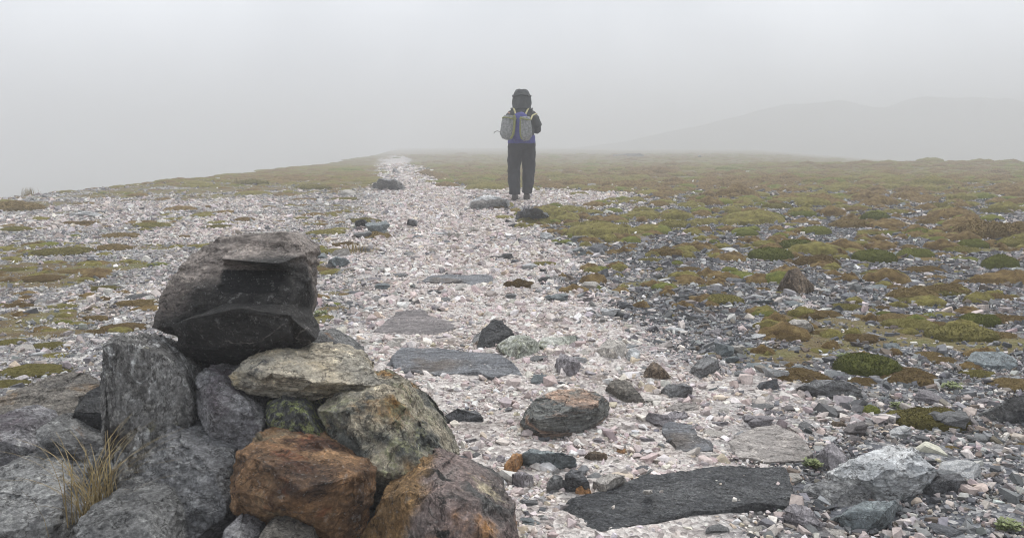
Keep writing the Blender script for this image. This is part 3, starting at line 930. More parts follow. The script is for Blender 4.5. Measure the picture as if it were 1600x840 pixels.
rock('stone', 'dark plate tilted on edge behind the white and green rock on the path', [mound([(742, 548), (770, 544), (804, 530)], [(757, 512, .045), (768, 500, .05), (785, 500, .05), (803, 518, .035), (790, 520, .045)], 0.05)], M_BLACK, amp=.004, vox=.004, seed=38)
rock('stone', 'grey lump leaning on the dark tilted plate', [mound([(738, 536), (752, 540), (785, 528)], [(740, 525, .02), (760, 514, .035), (783, 514, .035)], 0.05)], M_MID, amp=.004, vox=.004, seed=39)
rock('stone', 'olive green stone at the front corner of the dark tilted plate', [mound([(741, 540), (750, 544), (768, 540)], [(744, 532, .015), (758, 529, .02), (767, 532, .015)], 0.04)], M_BRN, amp=.003, vox=.004, seed=40)
rock('boulder', 'white and green lichened rock just beyond the long grey slab', [mound([(776, 548), (800, 560), (812, 562), (838, 552), (845, 540)], [(775, 540, .03), (798, 524, .055), (820, 523, .055), (838, 532, .04), (806, 540, .05)], 0.08)], M_GWHITE, amp=.008, seed=42)
slab('flat_stone', 'low pale stone trailing right from the white and green rock', [(840, 536, .02), (850, 525, .025), (880, 524, .025), (901, 524, .02), (899, 533, .01), (870, 540, .01), (850, 544, .01)], .02, M_GWHITE, seed=43, vox=.005)
rock('stone', 'round lilac grey stone standing alone on the path gravel', [mound([(868, 576), (875, 587), (890, 590), (903, 584), (907, 570)], [(870, 560, .045), (876, 551, .05), (900, 560, .05), (906, 566, .035), (890, 565, .055)], 0.06)], M_LILAC, amp=.004, vox=.004, seed=44)
rock('stone', 'pale cream boulder beside a black and white shard', [mound([(932, 552), (955, 562), (975, 560), (981, 548)], [(935, 540, .035), (945, 531, .05), (965, 530, .05), (978, 538, .04), (955, 545, .05)], 0.08)], M_QUARTZ, amp=.006, seed=45)
rock('stone', 'upright shard, black on one side and white on the other', [mound([(982, 566), (990, 570), (1000, 563)], [(983, 544, .045), (988, 541, .05), (1000, 548, .04)], 0.05)], M_WHITE, amp=.004, vox=.004, seed=46)
rock('stone', 'sharp grey stone with white cross veins at the edge of the slate', [mound([(1080, 584), (1090, 592), (1110, 585), (1124, 574)], [(1083, 572, .03), (1105, 557, .055), (1122, 562, .045), (1098, 576, .045)], 0.07)], M_MID, amp=.004, vox=.004, seed=47)
rock('stone', 'pyramid shaped brown grey stone on the path', [mound([(1006, 590), (1030, 594), (1050, 590)], [(1010, 575, .03), (1022, 564, .05), (1040, 578, .04)], 0.06)], M_BRN, amp=.004, vox=.004, seed=48)
rock('stone', 'wedge with a tan edge lying right behind the striped boulder', [mound([(948, 612), (985, 632), (1012, 634)], [(950, 600, .04), (958, 592, .05), (978, 592, .05), (1000, 614, .03), (975, 608, .04)], 0.08)], M_BROWNISH, amp=.005, vox=.004, seed=49)
rock('stone', 'pair-topped grey block right of the tan edged wedge', [mound([(1034, 618), (1050, 624), (1080, 620), (1082, 608)], [(1036, 606, .03), (1045, 598, .045), (1070, 598, .045), (1080, 604, .04)], 0.06)], M_MID, amp=.004, vox=.004, seed=50)
slab('flat_stone', 'flat tan flake in front of the pair-topped grey block', [(1040, 634, .02), (1060, 624, .025), (1088, 624, .025), (1090, 634, .012), (1065, 640, .01)], .02, M_TANSLAB, seed=51, vox=.005)
slab('flat_stone', 'flat pale flake nearest the striped boulder and the tan edged wedge', [(1035, 648, .02), (1050, 636, .025), (1075, 640, .025), (1074, 650, .012), (1045, 654, .01)], .02, M_LILAC, seed=52, vox=.005)
rock('stone', 'pale lilac stone leaning against the white veined boulder', [mound([(1285, 728), (1300, 738), (1325, 736)], [(1288, 700, .045), (1300, 690, .055), (1318, 702, .045), (1324, 722, .03)], 0.07)], M_LILAC, amp=.005, vox=.004, seed=53)
rock('stone', 'dark flat topped stone tucked at the right foot of the white veined boulder', [mound([(1455, 772), (1480, 770), (1510, 758)], [(1456, 756, .03), (1468, 741, .035), (1500, 740, .035), (1510, 750, .025)], 0.06)], M_BLOCK, amp=.005, vox=.004, seed=54)
rock('stone', 'grey slanted block with a pale crack below the white veined boulder', [mound([(1255, 775), (1300, 790), (1350, 792), (1368, 775)], [(1258, 762, .02), (1285, 748, .035), (1330, 752, .04), (1362, 765, .03)], 0.06)], M_MID, amp=.006, vox=.005, seed=55)
rock('stone', 'grey green block with a tan end at the bottom right of the path', [mound([(1318, 820), (1340, 832), (1395, 812), (1410, 795)], [(1320, 802, .035), (1345, 785, .045), (1400, 780, .045), (1380, 800, .045)], 0.07)], M_BGREY, amp=.005, vox=.005, seed=56)
slab('flat_stone', 'pale thin flake overlapping gravel in front of the charcoal slab end', [(1222, 790, .03), (1240, 784, .035), (1265, 788, .035), (1290, 815, .02), (1285, 822, .012), (1250, 812, .015)], .03, M_LILAC, seed=57, vox=.005)
rock('boulder', 'rounded grey boulder cut by the right photo edge', [mound([(1562, 648), (1585, 662), (1625, 664)], [(1564, 634, .05), (1578, 620, .08), (1600, 616, .09), (1630, 622, .08)], 0.09)], M_LIGHT, amp=.007, seed=58)
rock('stone', 'upright brown stone standing in the dark slate among moss cushions', [mound([(1228, 456), (1250, 460), (1272, 456)], [(1229, 432, .09), (1232, 421, .125), (1248, 420, .125), (1262, 438, .07), (1270, 444, .05)], 0.08)], M_BRN, amp=.010, strata=(1, 0.2, 0.2), seed=59)
rock('stone', 'smooth pale grey stone sitting alone on the dark slate', [mound([(1226, 514), (1250, 518), (1272, 515)], [(1228, 506, .04), (1240, 498, .055), (1258, 499, .055), (1270, 507, .04)], 0.09)], M_QUARTZ, amp=.005, seed=60)
slab('flat_stone', 'flat blue grey slab near the right edge among moss', [(1505, 560, .03), (1520, 547, .04), (1565, 546, .04), (1592, 560, .03), (1590, 571, .015), (1550, 570, .015)], .03, M_BGREY, seed=61)
rock('flat_stone', 'grey slab jutting from the brown mossy bank', [mound([(1258, 612), (1300, 622), (1350, 618)], [(1262, 600, .045), (1275, 592, .055), (1320, 594, .055), (1345, 608, .03)], 0.12)], M_MID, amp=.007, strata=(0, 0.1, 1), seed=62)
rock('stone', 'rusty orange stone beside the blue green stone below the striped boulder', [mound([(786, 738), (800, 742), (818, 722)], [(788, 725, .03), (802, 707, .045), (815, 708, .045)], 0.05)], M_ORANGE, amp=.004, vox=.004, seed=63)
rock('stone', 'blue green stone lying below the striped boulder', [mound([(815, 722), (850, 730), (905, 728)], [(816, 708, .04), (832, 698, .05), (860, 702, .05), (895, 712, .04)], 0.08)], M_BGREY, amp=.006, vox=.005, seed=64)
rock('stone', 'pale lumpy stone under the blue green stone', [mound([(800, 752), (820, 762), (836, 756)], [(800, 740, .03), (815, 735, .035), (832, 742, .03)], 0.05)], M_LILAC, amp=.004, vox=.004, seed=65)
rock('stone', 'grey wedge with a pale base left of the dark upright block', [mound([(854, 768), (870, 770), (888, 766)], [(855, 752, .03), (866, 740, .04), (880, 744, .035)], 0.05)], M_MID, amp=.003, vox=.004, seed=66)
rock('stone', 'dark upright block touching the near left corner of the charcoal slab', [mound([(884, 766), (905, 772), (922, 766)], [(880, 742, .045), (892, 732, .055), (910, 735, .055), (920, 752, .04)], 0.05)], M_BLOCK, amp=.004, vox=.004, seed=67)
rock('stone', 'cream stone leaning on the back edge of the charcoal slab', [mound([(926, 764), (940, 772), (955, 766), (980, 754)], [(928, 748, .035), (945, 738, .05), (975, 742, .045), (950, 752, .045)], 0.06)], M_QUARTZ, amp=.004, vox=.004, seed=68)
rock('stone', 'small orange tipped stone in front of the dark upright block', [mound([(898, 776), (912, 778), (925, 772)], [(900, 762, .02), (912, 756, .03), (922, 764, .02)], 0.04)], M_ORANGE, amp=.002, vox=.003, seed=69)
rock('stone', 'brown and grey pebble above the cream stone', [mound([(914, 718), (932, 724), (950, 718)], [(915, 708, .025), (930, 703, .03), (948, 708, .025)], 0.05)], M_BRN, amp=.003, vox=.004, seed=70)
rock('stone', 'single pale pebble resting on the charcoal slab', [[G(1012 + dx, 768 + dy, hh) for dx, dy, hh in ((-8, 2, .035), (8, 2, .035), (-7, -2, .035), (7, -2, .035), (-5, -3, .05), (5, -3, .05), (0, 4, .045), (2, 0, .055))]], M_QUARTZ, vox=.003, amp=.002, seed=71, foot=False)
rock('stone', 'grey stone close to the tan lichened boulder of the cairn', [mound([(668, 690), (685, 697), (702, 690)], [(670, 672, .035), (682, 661, .045), (700, 674, .035)], 0.06)], M_GREY, amp=.005, vox=.005, seed=72)
rock('stone', 'dark jagged lump on the gravel between cairn and striped boulder', [mound([(692, 655), (720, 664), (756, 660)], [(695, 648, .025), (712, 638, .04), (742, 640, .035), (754, 650, .025)], 0.08)], M_BLOCK, amp=.008, vox=.005, seed=73)
slab('flat_stone', 'flat dark stone beside the mottled rock at the cairn foot', [(752, 784, .02), (765, 776, .025), (795, 780, .025), (806, 795, .02), (790, 800, .012), (760, 795, .012)], .02, M_BLACK, seed=74, vox=.005)
# farther up the path
slab('flat_stone', 'thin dark slate pair flat on the path halfway to the walker', [(656, 437, .02), (672, 430, .03), (700, 427, .03), (735, 428, .03), (769, 427, .03), (772, 441, .012), (735, 444, .012), (720, 438, .015), (690, 441, .012)], .03, M_SLATE, seed=75, deep=.05, vox=.008)
rock('boulder', 'blue grey stone left of the path below a tuft of dry grass', [mound([(512, 412), (530, 417), (546, 411)], [(514, 405, .05), (525, 400, .07), (540, 403, .06)], 0.12)], M_BGREY, amp=.008, vox=.008, seed=76)
rock('boulder', 'pale split boulder lying close before the walker', [mound([(732, 323), (750, 327), (775, 326), (797, 324)], [(736, 315, .12), (750, 307, .18), (765, 304, .2), (785, 309, .16), (796, 318, .06)], 0.4)], M_WHITE, amp=.025, vox=.014, scale=4, seed=77, faces=90)
rock('boulder', 'grey white boulder at the left edge of the far path', [mound([(583, 294), (600, 297), (622, 295)], [(584, 286, .12), (592, 279, .24), (615, 280, .24), (624, 288, .12)], 0.6)], M_MID, amp=.03, vox=.02, scale=4, seed=78)
rock('boulder', 'dark layered outcrop in front of the green cushion, just past the walker', [mound([(805, 342), (830, 345), (858, 341)], [(808, 334, .08), (825, 324, .18), (845, 327, .16), (856, 335, .08)], 0.4)], M_SLATE, amp=.02, vox=.012, scale=5, strata=(0, 0.2, 1), samp=.012, seed=79)
rock('stone', 'small dark stone in front of a moss cushion at the path side', [mound([(553, 352), (565, 353), (576, 351)], [(556, 345, .08), (568, 343, .09), (574, 347, .06)], 0.12)], M_BLACK, amp=.008, vox=.01, seed=80)
rock('stone', 'small pointed dark stone on the pale middle of the path', [mound([(636, 349), (646, 350), (655, 348)], [(640, 342, .09), (646, 342, .09)], 0.12)], M_BLOCK, amp=.008, vox=.01, seed=81)
rock('boulder', 'low dark outcrop fading into fog on the far plain', [stand(72, 2.5, [(955, 252), (962, 244), (975, 240.5), (1000, 240), (1008, 243.5), (1012, 252)], [(985, 246, -.8)], 0.9)], M_BLACK, amp=.15, vox=.08, scale=1.2, seed=82, faces=120)
rock('standing_stone', 'small dark stone standing upright on the path far into the fog', [mound([(613, 272), (621, 272)], [(614.5, 263, .2), (619, 262.5, .2)], 0.15)], M_BLOCK, amp=.02, vox=.02, seed=83)
# ------------------------------------------------------------------ words for the many
MARKS = [(1250, 440, 'upright brown stone'), (1250, 508, 'smooth pale stone on the slate'), (400, 400, 'big dark top boulder'), (1390, 740, 'white veined boulder'),
         (1060, 775, 'charcoal slab'), (882, 645, 'striped boulder'), (715, 565, 'long grey slab'), (650, 503, 'flat mauve brown slab'), (712, 434, 'thin dark slate pair'),
         (765, 316, 'split boulder before the walker'), (603, 287, 'boulder edging the far path'), (815, 290, 'walker'), (832, 335, 'dark layered outcrop'),
         (1300, 608, 'grey slab in the mossy bank'), (1210, 690, 'tan sandy slab'), (1550, 560, 'flat blue grey slab'), (530, 410, 'blue grey stone by the path'),
         (955, 547, 'pale cream boulder'), (888, 572, 'round lilac stone'), (810, 542, 'white and green rock'), (1102, 576, 'white crossed grey stone'),
         (1600, 640, 'boulder at the photo edge'), (1203, 399, 'broad green cushion on the slate'), (1562, 411, 'green cushion at the photo edge'), (1453, 660, 'olive moss mat behind the white veined boulder'),
         (230, 640, 'white veined upright of the cairn'), (985, 246, 'outcrop in the fog'), (175, 388, 'longest brown mat on the left'), (30, 318, 'brown heath at the left edge'), (617, 268, 'upright stone far up the path')]
USED = set()


def where(px, py):
    """phrases from the most telling to the least"""
    out = []
    for mx, my, ph in MARKS:
        dx, dy = px - mx, py - my
        persp = 0.35 + max(my - 237, 3) / 260.0
        d = math.hypot(dx / 1.7, dy * 1.4) / persp
        if abs(dx) < 14 and abs(dy) < 7: continue
        if abs(dx) > abs(dy) * 2.2: rel = 'right of' if dx > 0 else 'left of'
        elif abs(dy) > abs(dx) * 1.1: rel = 'nearer than' if dy > 0 else 'beyond'
        else: rel = ('nearer and right of' if dx > 0 else 'nearer and left of') if dy > 0 else ('beyond and right of' if dx > 0 else 'beyond and left of')
        near = 'just ' if d < 55 else ('' if d < 130 else 'well ')
        out.append((d, near + rel + ' the ' + ph))
    out.sort()
    return [p for _, p in out]


def say(looks, px, py, fallback):
    """an unused label for the thing at that pixel, and whether it is its own"""
    for lk, ph in [(lk, ph) for ph in where(px, py)[:2] for lk in looks[:1]] + [(lk, ph) for ph in where(px, py)[:9] for lk in looks]:
        if True:
            lab = lk + ' ' + ph
            if len(lab.split()) <= 16 and lab not in USED:
                USED.add(lab)
                return lab
    return fallback


def to_px(p):
    d = np.array(p) - np.array([0, 0, HC])
    r = np.array([1, 0, 0])
    z = d @ _fwd
    return 800 + F_PX * (d @ r) / z, 420 - F_PX * (d @ _up) / z


# ------------------------------------------------------------------ loose stones lying about
STONE_MESH = {}


def stone_mesh(kind, i):
    key = (kind, i)
    if key in STONE_MESH: return STONE_MESH[key]
    rs = np.random.default_rng(900 + i * 7 + {'block': 1, 'chip': 2, 'round': 3}[kind] * 100)
    n = {'block': 11, 'chip': 12, 'round': 22}[kind]
    p = rs.normal(size=(n, 3))
    p /= np.linalg.norm(p, axis=1)[:, None]
    if kind == 'block': p = np.sign(p) * np.abs(p) ** 0.55 * 0.62
    else: p *= 0.5 + 0.06 * rs.random((n, 1))
    p /= np.abs(p).max(0)
    p *= 0.5
    bm = bmesh.new()
    hull_bm(bm, p)
    me = remesh(bm, 0.05, 0)
    roughen(me, 0.05, 3.2, (rs.normal(), rs.normal(), 2), 0.05, 0.14, i)
    me = facet_mesh(me, 70 if kind != 'round' else 160, 3, 1)
    roughen(me, 0.014, 11, (rs.normal(), rs.normal(), 2), 0.016, 0.05, i, facet=0)
    co = get_co(me)
    co[:, 2] -= co[:, 2].min() * 0.55
    set_co(me, co)
    me.polygons.foreach_set('use_smooth', np.ones(len(me.polygons), bool))
    me.name = 'loose_stone'
    STONE_MESH[key] = me
    return me


LOOK = {'slate': (M_SLATE, 'dark slate'), 'black': (M_BLACK, 'blackish'), 'mid': (M_MID, 'mid grey'), 'pale': (M_QUARTZ, 'pale cream'), 'white': (M_WHITE, 'white streaked'),
        'lilac': (M_LILAC, 'lilac grey'), 'brown': (M_BRN, 'warm brown'), 'blue': (M_BGREY, 'blue grey'), 'bslate': (M_BSLATE, 'mauve brown'), 'orange': (M_ORANGE, 'orange')}
SHAPEWORD = {'block': ('angular', 'jagged'), 'chip': ('flat', 'thin'), 'round': ('rounded', 'smooth')}
SG = 'loose stones scattered on path and plain'


def loose(px, py, wpx, look, kind, ratio=None, yaw=None, group=SG):
    c = G(px, py)
    Wd = wpx * c[1] / F_PX
    me0 = stone_mesh(kind, random.randrange(7))
    mat, word = LOOK[look]
    me = STONE_MESH.get((me0.name, mat.name))
    if me is None:
        me = me0.copy(); me.materials.clear(); me.materials.append(mat)
        STONE_MESH[(me0.name, mat.name)] = me
    o = bpy.data.objects.new('loose_stone', me)
    C.objects.link(o)
    ratio = ratio or {'block': random.uniform(.4, .65), 'chip': random.uniform(.16, .28), 'round': random.uniform(.4, .6)}[kind]
    o.scale = (Wd, Wd * random.uniform(.65, .95), Wd * ratio)
    o.rotation_euler = (random.uniform(-.15, .15), random.uniform(-.15, .15), random.uniform(-.5, .5) + (math.pi if random.random() < .5 else 0) if yaw is None else yaw)
    o.location = (c[0], c[1], c[2] - 0.004)
    FOOT.append(np.array([[c[0] + math.cos(a) * Wd * .40, c[1] + math.sin(a) * Wd * .30] for a in np.linspace(0, 6.2, 9)[:-1]]))
    a, b2 = SHAPEWORD[kind]
    lab = say([f'{a} {word} stone', f'{b2} {word} stone', f'little {word} stone'], px, py - wpx * .2, f'{word} {a} stone among the many loose stones')
    tag(o, lab, 'stone', group)
    return o


for s_ in [(590, 365, 40, 'blue', 'block'), (545, 305, 26, 'pale', 'block'), (850, 440, 26, 'mid', 'block'), (762, 448, 20, 'black', 'chip'), (845, 425, 22, 'black', 'block'), (598, 452, 26, 'blue', 'block'),
           (625, 458, 24, 'bslate', 'chip'), (695, 470, 20, 'mid', 'block'), (640, 470, 22, 'black', 'chip'), (788, 463, 20, 'black', 'chip'), (770, 403, 26, 'mid', 'chip'), (640, 398, 30, 'mid', 'chip'),
           (960, 410, 34, 'blue', 'chip'), (1140, 393, 44, 'white', 'chip'), (1098, 408, 16, 'white', 'block'), (700, 340, 24, 'mid', 'chip'), (655, 372, 26, 'slate', 'chip'), (905, 270, 10, 'white', 'block'),
           (1168, 270, 8, 'white', 'round'), (1093, 244, 6, 'white', 'round'), (925, 292, 14, 'mid', 'block'), (850, 480, 22, 'blue', 'chip'), (905, 482, 18, 'mid', 'chip'), (1062, 470, 30, 'mid', 'block'),
           (1045, 450, 20, 'pale', 'round'), (862, 500, 20, 'slate', 'chip'), (895, 600, 30, 'slate', 'chip'), (875, 600, 26, 'slate', 'block'), (690, 530, 22, 'lilac', 'block'), (560, 500, 26, 'white', 'block'),
           (575, 485, 20, 'white', 'block'), (545, 492, 26, 'slate', 'chip'), (510, 470, 24, 'black', 'chip'), (935, 690, 22, 'lilac', 'block'), (1000, 705, 30, 'slate', 'chip'), (1010, 690, 26, 'lilac', 'block'),
           (1050, 690, 22, 'mid', 'block'), (1125, 665, 30, 'lilac', 'block'), (1150, 600, 24, 'lilac', 'block'), (1130, 645, 26, 'pale', 'block'), (1350, 665, 26, 'pale', 'block'), (1270, 690, 36, 'mid', 'chip'),
           (1390, 690, 40, 'pale', 'chip'), (1430, 700, 34, 'pale', 'chip'), (1405, 680, 44, 'white', 'block'), (1480, 730, 36, 'pale', 'block'), (1490, 715, 30, 'mid', 'chip'), (1535, 630, 36, 'lilac', 'block'),
           (1500, 650, 30, 'mid', 'block'), (1525, 690, 34, 'mid', 'block'), (1260, 800, 44, 'lilac', 'chip'), (1300, 835, 60, 'pale', 'chip'), (1235, 750, 34, 'pale', 'block'), (1230, 775, 26, 'pale', 'round'),
           (830, 790, 30, 'mid', 'block'), (850, 800, 26, 'slate', 'block'), (830, 815, 50, 'blue', 'chip'), (965, 815, 24, 'lilac', 'block'), (1075, 745, 20, 'pale', 'round'), (1130, 740, 40, 'slate', 'chip'),
           (1000, 735, 44, 'slate', 'chip'), (960, 725, 26, 'pale', 'round'), (970, 705, 20, 'orange', 'round'), (990, 735, 14, 'orange', 'round'), (850, 690, 22, 'slate', 'block'), (780, 720, 26, 'lilac', 'block'),
           (735, 690, 24, 'lilac', 'block'), (745, 715, 22, 'mid', 'block'), (720, 720, 30, 'slate', 'block'), (1020, 630, 26, 'pale', 'block'), (1000, 640, 36, 'pale', 'chip'), (1115, 610, 22, 'blue', 'block'),
           (1140, 565, 30, 'blue', 'block'), (1160, 590, 30, 'mid', 'block'), (1180, 620, 34, 'lilac', 'chip'), (1200, 645, 26, 'lilac', 'block'), (1230, 640, 26, 'bslate', 'block'), (1310, 650, 30, 'bslate', 'block'),
           (1340, 690, 34, 'bslate', 'block'), (1310, 665, 24, 'brown', 'round'), (1300, 560, 30, 'lilac', 'chip'), (1360, 580, 36, 'blue', 'chip'), (1435, 585, 34, 'white', 'chip'), (1395, 545, 34, 'blue', 'block'),
           (1270, 545, 26, 'lilac', 'chip'), (1190, 475, 44, 'blue', 'chip'), (1230, 475, 56, 'blue', 'chip'), (1300, 475, 40, 'slate', 'chip'), (1370, 450, 44, 'blue', 'chip'), (1420, 440, 50, 'white', 'chip'),
           (1150, 440, 40, 'slate', 'chip'), (1070, 440, 26, 'mid', 'chip'), (1220, 500, 24, 'slate', 'chip'), (1140, 520, 30, 'slate', 'chip'), (1080, 500, 22, 'mid', 'block'), (1480, 620, 30, 'mid', 'chip'),
           (1385, 625, 26, 'blue', 'block'), (1365, 620, 26, 'pale', 'round'), (215, 465, 44, 'mid', 'chip'), (130, 340, 60, 'white', 'chip'), (45, 545, 44, 'pale', 'chip'), (90, 550, 30, 'lilac', 'chip'), (60, 555, 26, 'white', 'block'),
           (130, 577, 30, 'lilac', 'chip'), (45, 605, 40, 'pale', 'chip'), (100, 600, 26, 'lilac', 'chip'), (1445, 715, 40, 'mid', 'chip'), (1560, 700, 44, 'mid', 'chip'), (1570, 730, 34, 'bslate', 'block'),
           (1585, 790, 40, 'pale', 'chip'), (1440, 800, 30, 'lilac', 'block'), (1490, 800, 26, 'pale', 'chip'), (1180, 830, 34, 'pale', 'block'), (1120, 835, 44, 'mid', 'block'), (1050, 830, 30, 'lilac', 'round')]:
    loose(*s_)

rs_ = random.Random(5)
done = 0
while done < 110:
    px_, py_ = rs_.uniform(480, 1500), 360 + 470 * rs_.random() ** 1.3
    c_ = G(px_, py_)
    if (px_ < 830 and py_ > 560) or abs(c_[0] - path_mid(c_[1])) > path_half(c_[1]) * 1.7: continue
    if any(np.hypot(f[:, 0].mean() - c_[0], f[:, 1].mean() - c_[1]) < np.ptp(f[:, 0]) * .6 + .02 for f in FOOT): continue
    loose(px_, py_, rs_.uniform(18, 56) * (0.3 + (py_ - 237) / 500), rs_.choice(['slate', 'mid', 'lilac', 'bslate', 'pale', 'mid', 'lilac', 'white', 'blue', 'white', 'pale']), rs_.choice(['chip', 'block', 'chip', 'block']))
    done += 1
# ------------------------------------------------------------------ the walker
def ring_loft(bm, rings, n=20):
    """rings: (centre, rx, ry[, axis]) -> closed tube; axis is the direction along which the loft runs"""
    loops = []
    for k, rg in enumerate(rings):
        c = Vector(rg[0])
        a = Vector(rings[min(k + 1, len(rings) - 1)][0]) - Vector(rings[max(k - 1, 0)][0])
        a.normalize()
        ref = Vector((1, 0, 0)) if abs(a.x) < 0.8 else Vector((0, 1, 0))
        y = a.cross(ref).normalized()
        x = y.cross(a).normalized()
        loops.append([bm.verts.new(c + x * rg[1] * math.cos(t) + y * rg[2] * math.sin(t)) for t in np.linspace(0, 2 * math.pi, n, endpoint=False)])
    for A, B in zip(loops, loops[1:]):
        for i in range(n):
            bm.faces.new((A[i], A[(i + 1) % n], B[(i + 1) % n], B[i]))
    bm.faces.new(loops[0][::-1]); bm.faces.new(loops[-1])


def body_mesh(tubes, vox, smooth, wrinkle=0.0, wsc=12, seed=0, flat=False):
    bm = bmesh.new()
    for tb in tubes: ring_loft(bm, tb)
    bmesh.ops.recalc_face_normals(bm, faces=bm.faces[:])
    me = remesh(bm, vox, smooth)
    if wrinkle:
        co, no = get_co(me), get_no(me)
        q = co * np.array([wsc, wsc, wsc * 0.55])
        d = (1 - np.abs(fbm(q, 3, seed) * 2 - 1)) - 0.75
        set_co(me, co + no * (d * wrinkle)[:, None])
    me.polygons.foreach_set('use_smooth', np.ones(len(me.polygons), bool))
    return me


def cyl(pts):
    return [(p[:3], p[3], p[4] if len(p) > 4 else p[3]) for p in pts]


wb = G(815, 314)
walker = bpy.data.objects.new('person', None)
C.objects.link(walker)
wb = wb + np.array([0, 0, .018])
walker.location = wb
KS = 0.975
walker.scale = (KS, KS, KS)
tag(walker, 'hooded walker in dark trousers seen from behind, wearing a blue backpack', 'person')

M_SKIN = plainmat('skin', (0.45, 0.27, 0.20), 0.6, 0.08)
M_COAT = plainmat('dark_green_grey_jacket', (0.026, 0.030, 0.029), 0.75, 0.3, 14, 0.3)
M_TROU = plainmat('black_trousers', (0.011, 0.011, 0.013), 0.8, 0.3, 16, 0.3)
M_BLUE = plainmat('blue_nylon', (0.030, 0.032, 0.20), 0.55, 0.25, 18, 0.2)
M_BOOT = plainmat('dark_boot', (0.045, 0.036, 0.030), 0.7, 0.3, 40)
M_SOLE = plainmat('boot_sole', (0.05, 0.045, 0.04), 0.8, 0.3, 40)
M_GREYBAG = plainmat('grey_mesh_cloth', (0.20, 0.205, 0.20), 0.75, 0.5, 34, 0.3)
M_OLIVE = plainmat('olive_edging', (0.20, 0.21, 0.055), 0.7, 0.2, 30)
M_STRAP = plainmat('pale_yellow_strap', (0.46, 0.42, 0.22), 0.7, 0.15, 30)
M_HAIR = plainmat('brown_hair', (0.05, 0.03, 0.02), 0.6, 0.3, 60)

Lf, Rf = (-.105, -.04), (.085, .12)       # left foot behind, right foot a step ahead
leg_l = [(Lf[0] - .0, Lf[1] + .02, .07, .042), (-.105, -.035, .12, .045), (-.115, -.015, .30, .058), (-.108, .045, .48, .058), (-.105, .03, .62, .075), (-.095, .0, .80, .092), (-.085, .0, .92, .10)]
leg_r = [(Rf[0], Rf[1] + .01, .07, .042), (.085, .12, .12, .045), (.09, .12, .30, .058), (.095, .135, .48, .058), (.10, .09, .62, .075), (.09, .03, .80, .092), (.085, .0, .92, .10)]
torso = [((0, 0, .86), .15, .11), ((0, 0, .95), .165, .115), ((0, .0, 1.08), .14, .10), ((0, .005, 1.22), .155, .11), ((0, .01, 1.33), .165, .105), ((0, .02, 1.40), .10, .075), ((0, .03, 1.45), .058, .058), ((0, .05, 1.50), .055, .058)]
arm_r = [(.165, .01, 1.355, .058), (.205, .01, 1.27, .052), (.225, .0, 1.16, .044), (.225, .02, 1.11, .042), (.19, .14, 1.13, .036), (.15, .24, 1.16, .028)]
arm_l = [(-.165, .01, 1.355, .058), (-.205, .01, 1.27, .052), (-.225, .0, 1.16, .044), (-.225, .02, 1.11, .042), (-.19, .14, 1.13, .036), (-.15, .24, 1.16, .028)]
head = [((0, .055, 1.475), .05, .06), ((0, .075, 1.505), .062, .08), ((0, .08, 1.55), .074, .093), ((0, .075, 1.60), .076, .098), ((0, .07, 1.645), .066, .086), ((0, .065, 1.672), .035, .05)]
nose = [((0, .165, 1.588), .008, .010), ((0, .178, 1.565), .014, .012), ((0, .165, 1.552), .013, .01)]


def hand(sx):
    out = [cyl([(.15 * sx, .24, 1.16, .026, .02), (.13 * sx, .285, 1.175, .038, .017), (.115 * sx, .325, 1.185, .036, .015)])]
    for q, L in enumerate((.055, .066, .062, .048)):
        o_ = (q - 1.5) * .0185
        out.append(cyl([(.117 * sx, .318, 1.185 + o_, .0085), (.10 * sx, .318 + L * .55, 1.188 + o_, .0080), (.075 * sx, .318 + L * .8, 1.186 + o_, .0068)]))
    out.append(cyl([(.135 * sx, .27, 1.20, .011), (.118 * sx, .295, 1.228, .010), (.10 * sx, .318, 1.236, .0075)]))
    return out


me = body_mesh([cyl(leg_l), cyl(leg_r), torso, cyl(arm_r), cyl(arm_l), head, nose] + hand(1) + hand(-1), 0.0065, 3)
link('body', me, M_SKIN, walker)
# features of the face under the hood
bm = bmesh.new()
for sx in (-1, 1):
    bmesh.ops.create_uvsphere(bm, u_segments=12, v_segments=8, radius=.012, matrix=Matrix.Translation((.031 * sx, .150, 1.588)))
me = bpy.data.meshes.new('eyes'); bm.to_mesh(me); bm.free()
link('eyes', me, plainmat('eye_white', (.6, .6, .58), .3, .05), walker)
bm = bmesh.new()
ring_loft(bm, cyl([(-.024, .158, 1.525, .004), (0, .166, 1.524, .007, .006), (.024, .158, 1.525, .004)]), 8)
me = bpy.data.meshes.new('mouth'); bm.to_mesh(me); bm.free()
link('mouth', me, plainmat('lips', (.40, .17, .15), .5, .05), walker)

# trousers, loose with creases
tl = [(-.112, -.03, .10, .092, .096), (-.112, -.04, .15, .086, .090), (-.120, -.02, .30, .096, .098), (-.124, .03, .48, .098, .102), (-.116, .03, .62, .110, .112), (-.100, .0, .80, .120, .118), (-.082, .0, .92, .125, .125)]
tr = [(.092, .125, .11, .082, .088), (.094, .12, .16, .078, .086), (.104, .12, .30, .096, .096), (.114, .13, .48, .100, .102), (.112, .085, .62, .108, .110), (.100, .03, .80, .120, .118), (.088, .0, .92, .125, .125)]
me = body_mesh([cyl(tl), cyl(tr), [((0, 0, .80), .12, .11), ((0, 0, .88), .205, .135), ((0, 0, .97), .200, .135), ((0, 0, 1.02), .17, .12)]], 0.010, 1, 0.032, 10, 4)
link('trousers', me, M_TROU, walker)
